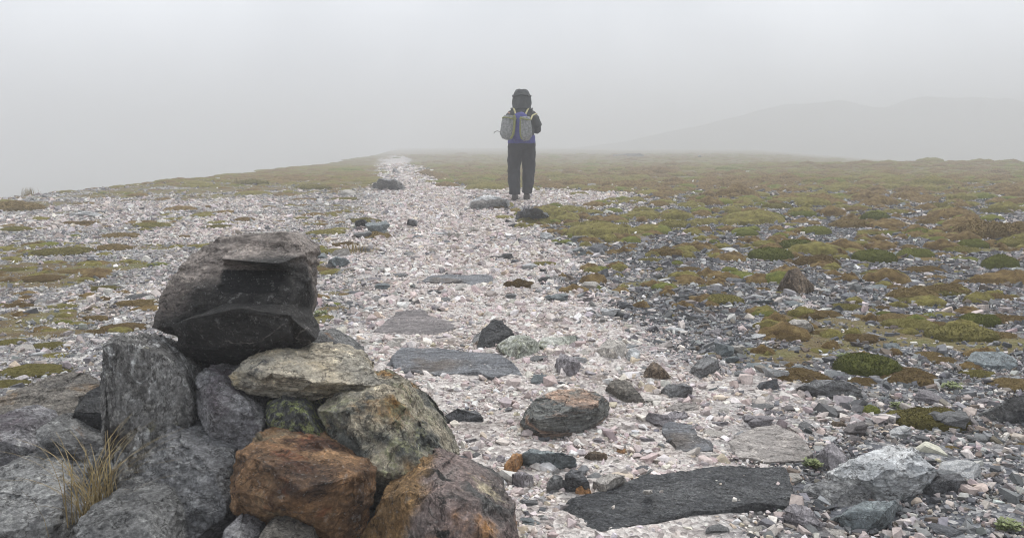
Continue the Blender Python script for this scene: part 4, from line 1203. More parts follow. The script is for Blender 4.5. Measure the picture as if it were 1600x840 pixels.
# jacket with raised hood
ja_r = [(.14, .01, 1.335, .080), (.210, .01, 1.265, .080), (.245, .0, 1.17, .070), (.240, .03, 1.105, .066), (.195, .15, 1.135, .054), (.165, .215, 1.155, .046)]
ja_l = [(-.14, .01, 1.335, .080), (-.210, .01, 1.265, .080), (-.240, .0, 1.17, .070), (-.235, .03, 1.105, .066), (-.195, .15, 1.135, .054), (-.165, .215, 1.155, .046)]
jt = [((0, 0, .955), .208, .142), ((0, 0, 1.05), .195, .135), ((0, 0, 1.20), .195, .135), ((0, .01, 1.32), .215, .128), ((0, .015, 1.37), .195, .115), ((0, .02, 1.42), .155, .105), ((0, .03, 1.47), .11, .10)]
me = body_mesh([jt, cyl(ja_r), cyl(ja_l)], 0.010, 1, 0.028, 11, 9)
link('jacket', me, M_COAT, walker)
hem = [((0, 0, .885), .224, .155), ((0, 0, .93), .220, .152), ((0, 0, 1.00), .212, .147), ((0, 0, 1.03), .195, .135)]
link('jacket_hem', body_mesh([hem], 0.011, 1, 0.012, 12, 3), M_BLUE, walker)
hd = [((0, .005, 1.34), .185, .115), ((0, .01, 1.40), .160, .122), ((0, .02, 1.46), .148, .130), ((0, .04, 1.53), .152, .146), ((0, .05, 1.59), .145, .148), ((.0, .055, 1.645), .128, .136), ((.003, .06, 1.69), .108, .112), ((.006, .065, 1.715), .088, .09), ((.006, .065, 1.725), .05, .06)]
me = body_mesh([hd], 0.010, 2, 0.022, 14, 21)
# open the front of the hood
bm = bmesh.new(); bm.from_mesh(me)
bmesh.ops.delete(bm, geom=[f for f in bm.faces if f.calc_center_median().y > .115 and 1.475 < f.calc_center_median().z < 1.66], context='FACES')
bm.to_mesh(me); bm.free()
ho = link('hood', me, plainmat('faded_hood_cloth', (0.040, 0.045, 0.044), 0.8, 0.3, 18, 0.3), walker)
bm = bmesh.new()
for zc, rx, ry, cyy in ((1.425, .165, .128, .012), (1.625, .142, .147, .05)):
    ring_loft(bm, [(Vector((rx * math.cos(t), cyy + ry * math.sin(t), zc + .012 * math.sin(3 * t))), .013, .016) for t in np.linspace(math.pi * .98, math.pi * 2.02, 22)], 8)
bmesh.ops.recalc_face_normals(bm, faces=bm.faces[:])
cm = bpy.data.meshes.new('hood_seam'); bm.to_mesh(cm); bm.free()
link('hood_seam', cm, M_COAT, ho)
sm = ho.modifiers.new('thick', 'SOLIDIFY'); sm.thickness = .006
# boots
for (fx, fy, ln) in ((-.105, -.045, .27), (.085, .12, .27)):
    me = body_mesh([[((fx, fy - .085, .035), .046, .04), ((fx, fy - .05, .045), .056, .05), ((fx, fy + .05, .05), .052, .055), ((fx, fy + .13, .042), .056, .04), ((fx, fy + .19, .03), .036, .024)],
                    cyl([(fx, fy, .04, .045, .05), (fx, fy - .005, .10, .046, .05), (fx, fy - .005, .15, .048, .05)])], 0.008, 2)
    b_ = link('boot', me, M_BOOT, walker)
    bm = bmesh.new()
    out = [(fx + .060 * math.cos(t) * (1 if math.sin(t) > -.3 else .85), fy + .055 + .150 * math.sin(t)) for t in np.linspace(0, 2 * math.pi, 18, endpoint=False)]
    lo = [bm.verts.new((x, y, 0.0)) for x, y in out]; hi = [bm.verts.new((x, y, .022)) for x, y in out]
    bm.faces.new(lo[::-1]); bm.faces.new(hi)
    for i in range(18): bm.faces.new((lo[i], lo[(i + 1) % 18], hi[(i + 1) % 18], hi[i]))
    me = bpy.data.meshes.new('sole'); bm.to_mesh(me); bm.free()
    link('sole', me, M_SOLE, b_)

# backpack: a thing of its own on the walker's back
pack = bpy.data.objects.new('backpack', None)
C.objects.link(pack)
pack.location = wb + np.array([0, -.13, .93]) * KS
pack.scale = (KS, KS, KS)
tag(pack, 'blue backpack with two bulging grey side pouches on the walker\'s back', 'backpack')
off = Vector((0, -.13, .93))


def pk(tubes, vox, sm_, wr=0.0, seed=0, wsc=14):
    me = body_mesh(tubes, vox, sm_, wr, wsc, seed)
    co = get_co(me)
    set_co(me, co - np.array(off))
    return me


link('pack_body', pk([[((-.02, -.15, .92), .10, .05), ((-.02, -.20, .97), .135, .085), ((-.02, -.215, 1.10), .14, .095), ((-.02, -.205, 1.24), .125, .09), ((-.02, -.18, 1.32), .10, .07), ((-.02, -.16, 1.345), .06, .04)]], .010, 2, .014, 5), M_BLUE, pack)
for nm, cx, rx, dz, tilt, z0 in (('pouch', -.225, .118, .0, -.035, .945), ('pouch', .055, .100, .0, .01, .93)):
    rings = []
    for f, s in ((0, .35), (.06, .70), (.2, .98), (.45, 1.0), (.7, .92), (.88, .85), (1, .72)):
        rings.append(((cx - tilt * (f - .3) * 1.6, -.275 + .03 * f, z0 + .36 * f), rx * s, .085 * s))
    pp = link('pouch', pk([rings], .009, 2, .026, int(rx * 1000), 18), M_GREYBAG, pack)
    # olive rim and edge strip
    bm = bmesh.new()
    top = rings[-2]; n = 24
    pts = [Vector(top[0]) + Vector((math.cos(t) * (top[1] + .007), math.sin(t) * (top[2] + .007), .008 + .012 * math.sin(t * 2))) for t in np.linspace(0, 2 * math.pi, n)]
    ring_loft(bm, [(p, .010, .010) for p in pts], 8)
    sgn = 1 if cx < 0 else -1
    strip = [Vector((r[0][0] + sgn * r[1] * .80, r[0][1] - r[2] * .62, r[0][2])) for r in rings[1:]]
    ring_loft(bm, [(p, .020 if cx < 0 else .014, .050 if cx < 0 else .018) for p in strip], 8)
    bmesh.ops.recalc_face_normals(bm, faces=bm.faces[:])
    bmesh.ops.translate(bm, verts=bm.verts, vec=-off)
    me = bpy.data.meshes.new('edging'); bm.to_mesh(me); bm.free()
    link('edging', me, M_OLIVE, pp)
for path_ in ([(-.085, -.20, 1.30), (-.110, -.150, 1.38), (-.125, -.08, 1.425), (-.135, .02, 1.43), (-.14, .11, 1.38)],
              [(.035, -.20, 1.28), (.065, -.165, 1.35), (.10, -.09, 1.425), (.12, .0, 1.43), (.13, .11, 1.38)],
              [(.13, -.26, 1.24), (.165, -.17, 1.315), (.22, -.10, 1.345), (.235, -.06, 1.34)]):
    bm = bmesh.new()
    ring_loft(bm, [(Vector(p), .014, .009) for p in path_], 8)
    bmesh.ops.recalc_face_normals(bm, faces=bm.faces[:])
    bmesh.ops.translate(bm, verts=bm.verts, vec=-off)
    me = bpy.data.meshes.new('shoulder_strap'); bm.to_mesh(me); bm.free()
    link('shoulder_strap', me, M_STRAP, pack)
bm = bmesh.new()
ring_loft(bm, [(Vector(p), .006, .006) for p in [(-.33, -.27, 1.06), (-.38, -.28, 1.075), (-.42, -.28, 1.06), (-.435, -.28, 1.035)]], 6)
bmesh.ops.translate(bm, verts=bm.verts, vec=-off)
me = bpy.data.meshes.new('loose_strap'); bm.to_mesh(me); bm.free()
link('loose_strap', me, M_GREYBAG, pack)
# ------------------------------------------------------------------ moss cushions and mats
def cushion_mesh(kind, i, blades, res=26):
    rs = np.random.default_rng(50 + i * 13 + {'green': 0, 'olive': 500, 'brown': 900}[kind])
    nr, na = max(res // 2, 5), res
    r = np.linspace(0, 1, nr + 1)[1:]
    a = np.linspace(0, 2 * math.pi, na, endpoint=False)
    rr, aa = np.meshgrid(r, a, indexing='ij')
    ragged = {'green': .14, 'olive': .24, 'brown': .42}[kind]
    an = np.stack([np.cos(aa).ravel() * 1.4, np.sin(aa).ravel() * 1.4, np.full(aa.size, i * 3.3)], 1)
    edge = 1 + (fbm(an, 4, 70 + i) - 0.55) * 2 * ragged
    x = (rr.ravel() * np.cos(aa).ravel()) * edge * .5
    y = (rr.ravel() * np.sin(aa).ravel()) * edge * .5
    pw = {'green': .42, 'olive': .46, 'brown': .56}[kind]
    z = np.clip(1 - rr.ravel() ** 2.2, 0, 1) ** pw
    lump = fbm(np.stack([x * 5, y * 5, x * 0 + i], 1), 4, 33 + i) - .5
    z = z * (1 + lump * {'green': .45, 'olive': .65, 'brown': 1.0}[kind]) - (rr.ravel() > .99) * .12
    z += (fbm(np.stack([x * 22, y * 22, x * 0], 1), 2, i) - .5) * .22 * (rr.ravel() < .97)
    V = np.concatenate([[[0, 0, float(z[:na].mean())]], np.stack([x, y, z], 1)])
    F = []
    for k in range(na): F.append((0, 1 + k, 1 + (k + 1) % na))
    for j in range(nr - 1):
        for k in range(na):
            p, q = 1 + j * na + k, 1 + j * na + (k + 1) % na
            s, t = p + na, q + na
            F.append((p, s, t)); F.append((p, t, q))
    F = np.array(F)
    if blades:
        tri = V[F]
        ar = np.linalg.norm(np.cross(tri[:, 1] - tri[:, 0], tri[:, 2] - tri[:, 0]), axis=1)
        pick = rs.choice(len(F), blades, p=ar / ar.sum())
        u = rs.random((blades, 2)); fl = u.sum(1) > 1; u[fl] = 1 - u[fl]
        t = tri[pick]
        base = t[:, 0] + (t[:, 1] - t[:, 0]) * u[:, :1] + (t[:, 2] - t[:, 0]) * u[:, 1:]
        out = base * np.array([1.1, 1.1, 0]) + np.array([0, 0, .9]) + rs.normal(size=(blades, 3)) * .30
        out /= np.linalg.norm(out, axis=1)[:, None]
        L = rs.uniform(.02, .055, (blades, 1))
        sd = np.cross(out, np.array([0, 0, 1.0]) + rs.normal(size=(blades, 3)) * .35); sd /= np.linalg.norm(sd, axis=1)[:, None] + 1e-9
        wd = rs.uniform(.005, .010, (blades, 1))
        zs = np.array([1, 1, 2.6])          # the dome is later squashed
        v3 = np.stack([base - sd * wd, base + sd * wd, base + out * L * zs], 1).reshape(-1, 3)
        n0 = len(V)
        V = np.concatenate([V, v3])
        F = np.concatenate([F, n0 + np.arange(blades * 3).reshape(-1, 3)])
    return V, F


def inside_(poly, x, y):
    r = False
    for i in range(len(poly)):
        x1, y1 = poly[i]; x2, y2 = poly[(i + 1) % len(poly)]
        if (y1 > y) != (y2 > y) and x < (x2 - x1) * (y - y1) / (y2 - y1 + 1e-12) + x1: r = not r
    return r


CUSH = {}


def cushion(px, py, wpx, hpx, kind, label=None, yaw=None, group='moss cushions on the plain'):
    c = G(px, py)
    W = wpx * c[1] / F_PX
    near = wpx > 45
    i = random.randrange(4)
    key = (kind, i, near)
    if key not in CUSH:
        V, F = cushion_mesh(kind, i, 3000 if near else 600, 40 if near else 24)
        me = mesh_np(kind + '_cushion', V, F, True)
        me.materials.append(MOSS[kind])
        CUSH[key] = me
    o = bpy.data.objects.new('moss_cushion' if kind == 'green' else 'moss_mat', CUSH[key])
    C.objects.link(o)
    dep = W * random.uniform(.7, .95)
    sphi = (HC) / math.hypot(HC, c[1])
    hz = (hpx * c[1] / F_PX - dep * .75 * sphi)
    hz = min(max(hz, W * (.25 if kind == 'green' else .11)), W * (.33 if kind == 'green' else .20)) * (1 if c[0] > 0 or c[1] > 14 else .7)
    o.scale = (W, dep, hz)
    o.rotation_euler = (0, 0, random.uniform(-.25, .25) + (math.pi if random.random() < .5 else 0) if yaw is None else yaw)
    y2 = c[1] + dep * .45
    x2 = c[0] * y2 / c[1]
    o.location = (x2, y2, Hs(x2, y2) - .003)
    FOOT.append(np.array([[x2 + math.cos(a) * W * .38, y2 + math.sin(a) * dep * .38] for a in np.linspace(0, 6.2, 11)[:-1]]))
    word = {'green': 'green', 'olive': 'olive', 'brown': 'rusty brown'}[kind]
    noun = 'moss cushion' if kind == 'green' else 'moss mat'
    size = 'wide' if wpx > 70 else ('' if wpx > 30 else 'small')
    if label is None:
        cands = [f'{size} {word} {noun}'.strip(), f'low {word} {noun}', f'plump {word} {noun}' if kind == 'green' else f'ragged {word} {noun}']
        label = say(cands, px, py - hpx / 2, f'{word} {noun} among the many on the plain')
    else: USED.add(label)
    tag(o, label, 'moss', group)
    return o


g_, o_, b_ = 'green', 'olive', 'brown'
cushion(1203, 408, 74, 22, g_, 'broadest green moss cushion on the dark slate, beside a brown mat')
cushion(1562, 421, 62, 25, g_, 'plump green moss cushion on slate at the right photo edge')
cushion(1453, 672, 130, 44, o_, 'olive and green moss mat behind the white veined boulder')
cushion(175, 392, 70, 16, b_, 'long brown moss mat on pale gravel left of the cairn top')
cushion(28, 330, 90, 30, b_, 'big brown heath hummock at the left photo edge')
for m_ in [(1277, 417, 74, 30, b_), (1365, 411, 70, 23, g_), (1430, 405, 60, 18, g_), (1530, 510, 64, 24, g_), (1500, 535, 120, 34, o_), (1035, 367, 33, 13, g_), (1052, 357, 60, 16, o_), (1090, 352, 38, 14, o_),
           (935, 357, 54, 14, o_), (920, 367, 34, 10, b_), (995, 340, 38, 16, o_), (960, 333, 26, 9, g_), (1098, 314, 27, 9, g_), (1130, 321, 34, 11, g_), (1095, 334, 36, 9, g_), (1125, 348, 33, 11, o_),
           (1172, 342, 62, 14, o_), (1203, 347, 52, 13, g_), (1215, 327, 46, 14, o_), (1260, 340, 38, 9, g_), (1290, 335, 32, 11, o_), (1168, 370, 38, 12, g_), (1219, 373, 27, 12, g_), (1275, 367, 48, 14, g_),
           (1235, 354, 26, 9, o_), (1195, 386, 43, 14, o_), (1116, 381, 20, 8, g_), (1040, 402, 62, 18, b_), (1085, 391, 66, 11, b_), (1058, 415, 22, 12, g_), (1140, 426, 27, 11, g_), (1165, 378, 30, 9, b_),
           (1335, 357, 78, 17, b_), (1352, 356, 40, 12, o_), (1346, 368, 26, 8, o_), (1390, 369, 24, 9, g_), (1438, 370, 46, 13, g_), (1465, 379, 34, 9, g_), (1550, 374, 120, 34, b_), (1588, 386, 60, 26, o_),
           (1130, 476, 70, 20, o_), (1428, 470, 90, 26, b_), (1480, 462, 80, 22, b_), (1385, 429, 62, 11, b_), (1445, 428, 70, 13, b_), (1410, 506, 84, 18, b_), (1270, 498, 80, 13, b_), (1322, 486, 52, 15, o_),
           (1225, 535, 74, 16, b_), (1248, 600, 100, 26, b_), (1345, 535, 64, 12, b_), (1205, 491, 22, 9, g_), (1345, 603, 60, 14, b_), (1415, 602, 110, 18, b_), (1590, 612, 90, 26, b_), (1487, 704, 28, 18, b_),
           (1597, 702, 34, 28, b_), (568, 349, 60, 13, o_), (585, 374, 60, 18, b_), (540, 386, 50, 11, b_), (525, 397, 64, 13, o_), (500, 424, 36, 16, b_), (512, 367, 70, 7, o_), (811, 451, 55, 17, b_),
           (852, 416, 42, 10, o_), (788, 342, 34, 11, o_), (866, 326, 30, 9, g_), (848, 351, 60, 7, o_), (892, 338, 34, 7, o_), (735, 290, 42, 9, o_), (755, 298, 26, 8, b_), (760, 344, 30, 4, o_),
           (100, 400, 100, 11, o_), (60, 385, 60, 8, b_), (125, 427, 60, 12, b_), (215, 411, 24, 8, o_), (325, 325, 24, 7, b_), (285, 329, 48, 6, b_), (340, 357, 50, 8, o_), (385, 346, 38, 13, b_), (345, 350, 40, 8, o_),
           (420, 325, 24, 7, b_), (470, 343, 28, 8, o_), (475, 331, 22, 7, o_), (240, 356, 62, 13, o_), (225, 350, 50, 8, b_), (60, 345, 36, 12, o_), (130, 352, 60, 9, b_), (25, 362, 50, 12, o_), (215, 480, 76, 18, b_),
           (98, 482, 52, 11, o_), (30, 482, 60, 10, b_), (100, 507, 30, 12, g_), (190, 520, 84, 14, b_), (80, 545, 66, 12, o_), (55, 590, 110, 24, o_), (105, 610, 90, 22, b_), (18, 540, 50, 16, o_), (268, 562, 60, 30, b_),
           (150, 500, 50, 8, b_), (70, 440, 70, 8, b_), (20, 425, 50, 10, o_), (160, 455, 60, 7, o_), (190, 372, 70, 7, b_), (290, 372, 40, 6, b_), (430, 285, 26, 7, b_), (395, 288, 50, 8, o_), (490, 296, 60, 7, o_),
           (540, 313, 50, 7, o_), (480, 313, 40, 6, b_), (520, 335, 34, 6, o_), (700, 262, 30, 5, o_), (905, 305, 30, 6, o_), (950, 300, 34, 6, o_), (1015, 305, 40, 9, o_), (1030, 322, 36, 9, b_), (975, 318, 26, 6, o_),
           (1060, 335, 30, 7, b_), (1400, 335, 46, 9, o_), (1450, 345, 40, 9, b_), (1510, 352, 44, 10, o_), (1340, 330, 40, 8, b_), (1390, 318, 46, 8, o_), (1470, 325, 50, 9, o_), (1555, 335, 56, 11, o_), (1320, 312, 36, 7, o_),
           (1260, 318, 40, 7, b_), (1185, 306, 36, 7, o_), (1590, 318, 40, 9, b_), (1420, 390, 34, 9, b_), (1500, 395, 40, 9, b_), (1330, 395, 34, 9, o_), (1535, 445, 60, 12, b_), (1560, 470, 60, 12, b_), (1475, 495, 40, 10, o_),
           (1100, 450, 26, 7, o_), (1190, 455, 36, 8, b_), (1315, 440, 34, 8, b_), (1350, 418, 30, 8, o_), (1560, 530, 60, 14, b_), (1450, 560, 50, 12, b_), (1530, 590, 60, 14, o_), (1010, 425, 24, 5, b_), (985, 395, 28, 7, b_),
           (960, 378, 30, 7, o_), (1005, 375, 26, 6, b_), (1130, 405, 30, 8, b_), (1240, 425, 34, 8, b_), (1075, 470, 22, 5, o_)]:
    cushion(*m_)

# smaller cushions and mats strewn between them
rs_ = random.Random(11)
done = 0
while done < 120:
    px_, py_ = rs_.uniform(-20, 1620), 338 + 330 * rs_.random() ** 1.7
    c_ = G(px_, py_)
    if abs(c_[0] - path_mid(c_[1])) < path_half(c_[1]) * 1.25 + .1: continue
    if 150 < px_ < 520 and py_ > 360: continue
    if c_[0] > 0 and c_[1] < 2.6 and rs_.random() < .7: continue
    if any(inside_(f, c_[0], c_[1]) for f in FOOT): continue
    pers = 0.3 + (py_ - 237) / 260
    wv = rs_.choice([26, 34, 44, 58]) * pers * rs_.uniform(.8, 1.2)
    kd_ = rs_.choices([g_, o_, b_], [.18, .42, .40] if c_[0] > 0 else [.03, .35, .62])[0]
    if c_[0] < 0: wv *= .75
    cushion(px_, py_, wv, wv * (rs_.uniform(.15, .24) if c_[0] > 0 else rs_.uniform(.12, .18)), kd_)
    done += 1

# the unbroken cover of the far plain: one mass
def moss_cover():
    pts = []
    for r0, r1, n in ((6, 9, 700), (9, 12, 1100), (12, 16, 1900), (16, 26, 6000), (26, 45, 8500), (45, 90, 5000)):
        th = RNG.uniform(R(-38), R(38), n)
        r = np.sqrt(RNG.uniform(r0 * r0, r1 * r1, n))
        x, y = np.sin(th) * r, np.cos(th) * r
        k = RNG.random(n) < np.clip(moss_weight(x, y) * np.interp(y, [6, 12, 25, 40], [.36, .60, .95, 1.2]) * np.where((x < path_mid(y)) & (y < 17), (mat_weight(x, y) > .5) * .6, 1), 0, 1)
        s = RNG.lognormal(-1.55, .42, n) * np.interp(r, [7, 11, 20, 45, 90], [.85, .95, 1.05, 1.4, 2.0])
        pts.append(np.stack([x[k], y[k], s[k]], 1))
    # scraps of moss a hand wide or less among the nearer stones
    n = 5200
    th = RNG.uniform(R(-38), R(38), n); r = np.sqrt(RNG.uniform(2.3 ** 2, 10.5 ** 2, n))
    x, y = np.sin(th) * r, np.cos(th) * r
    cl = n2(x, y, 1.6, 3, 44)
    k = (path_weight(x, y) < .45) & (RNG.random(n) < np.clip((cl - .42) * 3, .04, 1) * .6 + mat_weight(x, y) * .9) & (RNG.random(n) < np.where(x > path_mid(y), .9, .5) * np.clip((y - 2.0) / 2.2, .15, 1))
    pts.append(np.stack([x[k], y[k], RNG.lognormal(-2.55, .45, k.sum()) * np.interp(y[k], [2, 9], [.8, 1.5])], 1))
    pts = np.concatenate(pts)
    base = {}
    for kd in MOSS:
        base[kd] = [cushion_mesh(kd, i, 110, 12) for i in range(3)]
    vs, fs, ms = [], [], []
    off_ = 0
    pick = np.where(n2(pts[:, 0], pts[:, 1], .8, 3, 91) + RNG.normal(0, .14, len(pts)) > .485, 1, 0)
    pick = np.where(RNG.random(len(pts)) < np.where(pts[:, 0] > path_mid(pts[:, 1]), .07, .02), 2, pick)
    z = H(pts[:, 0], pts[:, 1])
    kinds = ['olive', 'brown', 'green']
    for i, (x, y, s) in enumerate(pts):
        V, F = base[kinds[pick[i]]][i % 3]
        a = RNG.uniform(-.4, .4)
        ca, sa = math.cos(a), math.sin(a)
        v = V * np.array([s * 1.25, s, (s + .05 * (s < .17)) * RNG.uniform(.20, .32) * float(np.interp(y, [10, 45], [1, .5])) * (1 if x > path_mid(y) else .55)])
        v = np.stack([v[:, 0] * ca - v[:, 1] * sa + x, v[:, 0] * sa + v[:, 1] * ca + y, v[:, 2] + z[i] - .01], 1)
        vs.append(v); fs.append(F + off_); off_ += len(V)
        ms.append(np.full(len(F), pick[i], np.int32))
    me = mesh_np('moss_cover', np.concatenate(vs), np.concatenate(fs), True)
    for kd in kinds: me.materials.append(MOSS[kd])
    me.polygons.foreach_set('material_index', np.concatenate(ms))
    tag(link('moss_cover', me), kind='stuff')


moss_cover()

# ------------------------------------------------------------------ dry grass and small leafy plants
def blades_mesh(n, spread, hmin, hmax, width, lean, seed, segs=6):
    rs = np.random.default_rng(seed)
    V, F = [], []
    for _ in range(n):
        a = rs.uniform(0, 6.28)
        b0 = np.array([rs.normal() * spread, rs.normal() * spread * .7, 0])
        dr = np.array([math.cos(a), math.sin(a) * .7, 0])
        h = rs.uniform(hmin, hmax); ln = h * lean * rs.uniform(.15, 1.0)
        side = np.cross(dr, [0, 0, 1.0]); side /= np.linalg.norm(side)
        i0 = len(V)
        for k in range(segs + 1):
            t = k / segs
            c = b0 + dr * ln * t ** 1.8 + np.array([0, 0, h * (t - .22 * t ** 3 * lean)])
            ww = width * (1 - t) ** .7 * .5 + .0002
            V += [c - side * ww, c + side * ww]
            if k:
                j = i0 + 2 * k
                F += [(j - 2, j - 1, j + 1), (j - 2, j + 1, j)]
    return np.array(V), np.array(F)


def strawmat(name, a, b):
    m, t, p = newmat(name)
    k = N(t)
    c = k.ramp(k.noise(k.coord(), 60, 2), [(.3, a), (.7, b)])
    k.l(c, p.inputs['Base Color']); p.inputs['Roughness'].default_value = .7
    return m


STRAW = strawmat('dry_straw', (.16, .11, .042), (.36, .28, .125))
V, F = blades_mesh(130, .024, .07, .23, .0016, 1.1, 3)
o = link('grass_tuft', mesh_np('grass_tuft', V, F), STRAW)
tg = P(146, 800, 1.42)
o.location = (tg[0], tg[1], tg[2] - .02)
tag(o, 'tuft of dry yellow grass growing between the stones left of the cairn', 'grass')
for px, py, lab, hh in ((555, 395, 'wispy dry grass tuft by the brown moss left of the path', .12), (370, 288, 'pale dry grass clump on the far left ridge', .22), (45, 305, 'dry grass sprouting from the heath hummock at the left edge', .2)):
    c = G(px, py)
    V, F = blades_mesh(90, .06, hh * .4, hh, .006, .8, px)
    o = link('grass_tuft', mesh_np('grass_tuft', V, F), STRAW)
    o.location = c
    tag(o, lab, 'grass')

LEAF = strawmat('grey_green_leaf', (.10, .13, .04), (.30, .33, .15))


def rosette(px, py, wpx, lab, n=46, seed=0):
    c = G(px, py)
    W = wpx * c[1] / F_PX
    rs = np.random.default_rng(seed + px)
    V, F = [], []
    for _ in range(n):
        a = rs.uniform(0, 6.28); r = W * .42 * math.sqrt(rs.random())
        p = np.array([math.cos(a) * r, math.sin(a) * r * .7, rs.uniform(.005, .018)])
        for k in range(5):
            t = k * 1.256 + rs.uniform(-.3, .3)
            d = np.array([math.cos(t), math.sin(t), rs.uniform(.2, .8)]) * rs.uniform(.006, .011)
            s = np.cross(d, [0, 0, 1.0]) * .35
            i0 = len(V)
            V += [p, p + d * .55 + s, p + d, p + d * .55 - s]
            F += [(i0, i0 + 1, i0 + 2), (i0, i0 + 2, i0 + 3)]
    o = link('leafy_plant', mesh_np('leafy_plant', np.array(V), np.array(F)), LEAF)
    o.location = c
    tag(o, lab, 'plant', 'small pale leafed plants among the stones')


rosette(1487, 608, 40, 'pale leafy rosettes on slate beyond the olive moss mat')
rosette(1577, 830, 50, 'leafy green plant at the bottom right corner of the gravel')
rosette(1270, 732, 34, 'leafy green sprig between charcoal slab and white veined boulder')
rosette(1405, 640, 34, 'pale leafy sprig at the left tip of the olive moss mat')
rosette(515, 375, 30, 'thin green sprig left of the path beyond the blue grey stone')
rosette(500, 492, 30, 'yellow green sprig on gravel right of the big dark top boulder')
rosette(1320, 560, 30, 'pale sprig on the slate beyond the slab in the mossy bank')
# ------------------------------------------------------------------ loose gravel and slate chips (nobody could count them)
def pebble_set(kind, n, pts, seed):
    rs = np.random.default_rng(seed)
    out = []
    for _ in range(n):
        if kind == 'chip':
            k = pts // 2
            a = np.sort(rs.uniform(0, 6.28, k))
            rad = rs.uniform(.36, .5, k)
            lo = np.stack([np.cos(a) * rad, np.sin(a) * rad * rs.uniform(.5, .9), np.full(k, -.5) + rs.normal(0, .08, k)], 1)
            hi = lo * np.array([rs.uniform(.7, .95), rs.uniform(.7, .95), 0]) + np.array([0, 0, .5]) + rs.normal(0, .05, (k, 3))
            p = np.concatenate([lo, hi])
        else:
            p = rs.normal(size=(pts, 3)); p /= np.linalg.norm(p, axis=1)[:, None]
            p = np.sign(p) * np.abs(p) ** .8
            p *= .5 / np.abs(p).max(0)
        bm = bmesh.new()
        hull_bm(bm, p)
        bmesh.ops.triangulate(bm, faces=bm.faces[:])
        bm.verts.index_update()
        V = np.array([v.co[:] for v in bm.verts]); Fc = np.array([[v.index for v in f.verts] for f in bm.faces])
        bm.free()
        out.append((V, Fc))
    return out


def inside(poly, x, y):
    r = np.zeros(len(x), bool)
    n = len(poly)
    for i in range(n):
        x1, y1 = poly[i]; x2, y2 = poly[(i + 1) % n]
        c = ((y1 > y) != (y2 > y)) & (x < (x2 - x1) * (y - y1) / (y2 - y1 + 1e-12) + x1)
        r ^= c
    return r


def scatter_mesh(name, X, Y, S, ratio, tilt, sets, cols, lift):
    n = len(X)
    Z = H(X, Y)
    yaw = RNG.uniform(0, 2 * math.pi, n)
    tx, ty = RNG.normal(0, 1, n) * tilt, RNG.normal(0, 1, n) * tilt
    cz, sz, cx, sx, cy_, sy = np.cos(yaw), np.sin(yaw), np.cos(tx), np.sin(tx), np.cos(ty), np.sin(ty)
    el = RNG.uniform(.65, 1.0, n)
    vs, fs, cs = [], [], []
    off_ = 0
    which = RNG.integers(0, len(sets), n)
    for k, (V, Fc) in enumerate(sets):
        ix = np.nonzero(which == k)[0]
        if not len(ix): continue
        v = V[None] * np.stack([S[ix], S[ix] * el[ix], S[ix] * ratio[ix]], 1)[:, None, :]
        x, y, z = v[..., 0], v[..., 1], v[..., 2]
        y, z = y * cx[ix, None] - z * sx[ix, None], y * sx[ix, None] + z * cx[ix, None]
        x, z = x * cy_[ix, None] + z * sy[ix, None], -x * sy[ix, None] + z * cy_[ix, None]
        x, y = x * cz[ix, None] - y * sz[ix, None], x * sz[ix, None] + y * cz[ix, None]
        v = np.stack([x + X[ix, None], y + Y[ix, None], z + (Z[ix] + lift[ix])[:, None]], -1)
        m = len(V)
        vs.append(v.reshape(-1, 3))
        fs.append((Fc[None] + (np.arange(len(ix)) * m)[:, None, None] + off_).reshape(-1, 3))
        off_ += len(ix) * m
        cs.append(np.repeat(cols[ix], m, 0))
    me = mesh_np(name, np.concatenate(vs), np.concatenate(fs), False)
    cc = np.concatenate(cs)
    at = me.attributes.new('Col', 'FLOAT_COLOR', 'POINT')
    at.data.foreach_set('color', np.concatenate([cc, np.ones((len(cc), 1))], 1).astype(np.float32).ravel())
    tag(link(name, me, GRAVEL), kind='stuff')


PATH_PAL = np.array([(.64, .59, .55), (.56, .50, .46), (.49, .415, .385), (.68, .65, .63), (.40, .345, .33), (.27, .25, .25), (.50, .42, .33), (.45, .365, .35), (.17, .17, .175), (.59, .565, .55)])
PATH_W = np.array([.15, .19, .18, .08, .13, .07, .06, .08, .02, .05])
LEFT_PAL = np.array([(.41, .39, .365), (.32, .308, .295), (.24, .234, .235), (.175, .174, .182), (.54, .515, .49), (.265, .232, .22), (.115, .113, .118), (.31, .265, .215)])
LEFT_W = np.array([.19, .20, .17, .14, .08, .10, .07, .05])
SLATE_PAL = np.array([(.070, .070, .074), (.105, .106, .111), (.150, .151, .157), (.205, .206, .209), (.29, .285, .28), (.45, .44, .42), (.165, .140, .122), (.115, .090, .070), (.05, .05, .052)])
SLATE_W = np.array([.14, .19, .18, .13, .09, .05, .10, .07, .05])



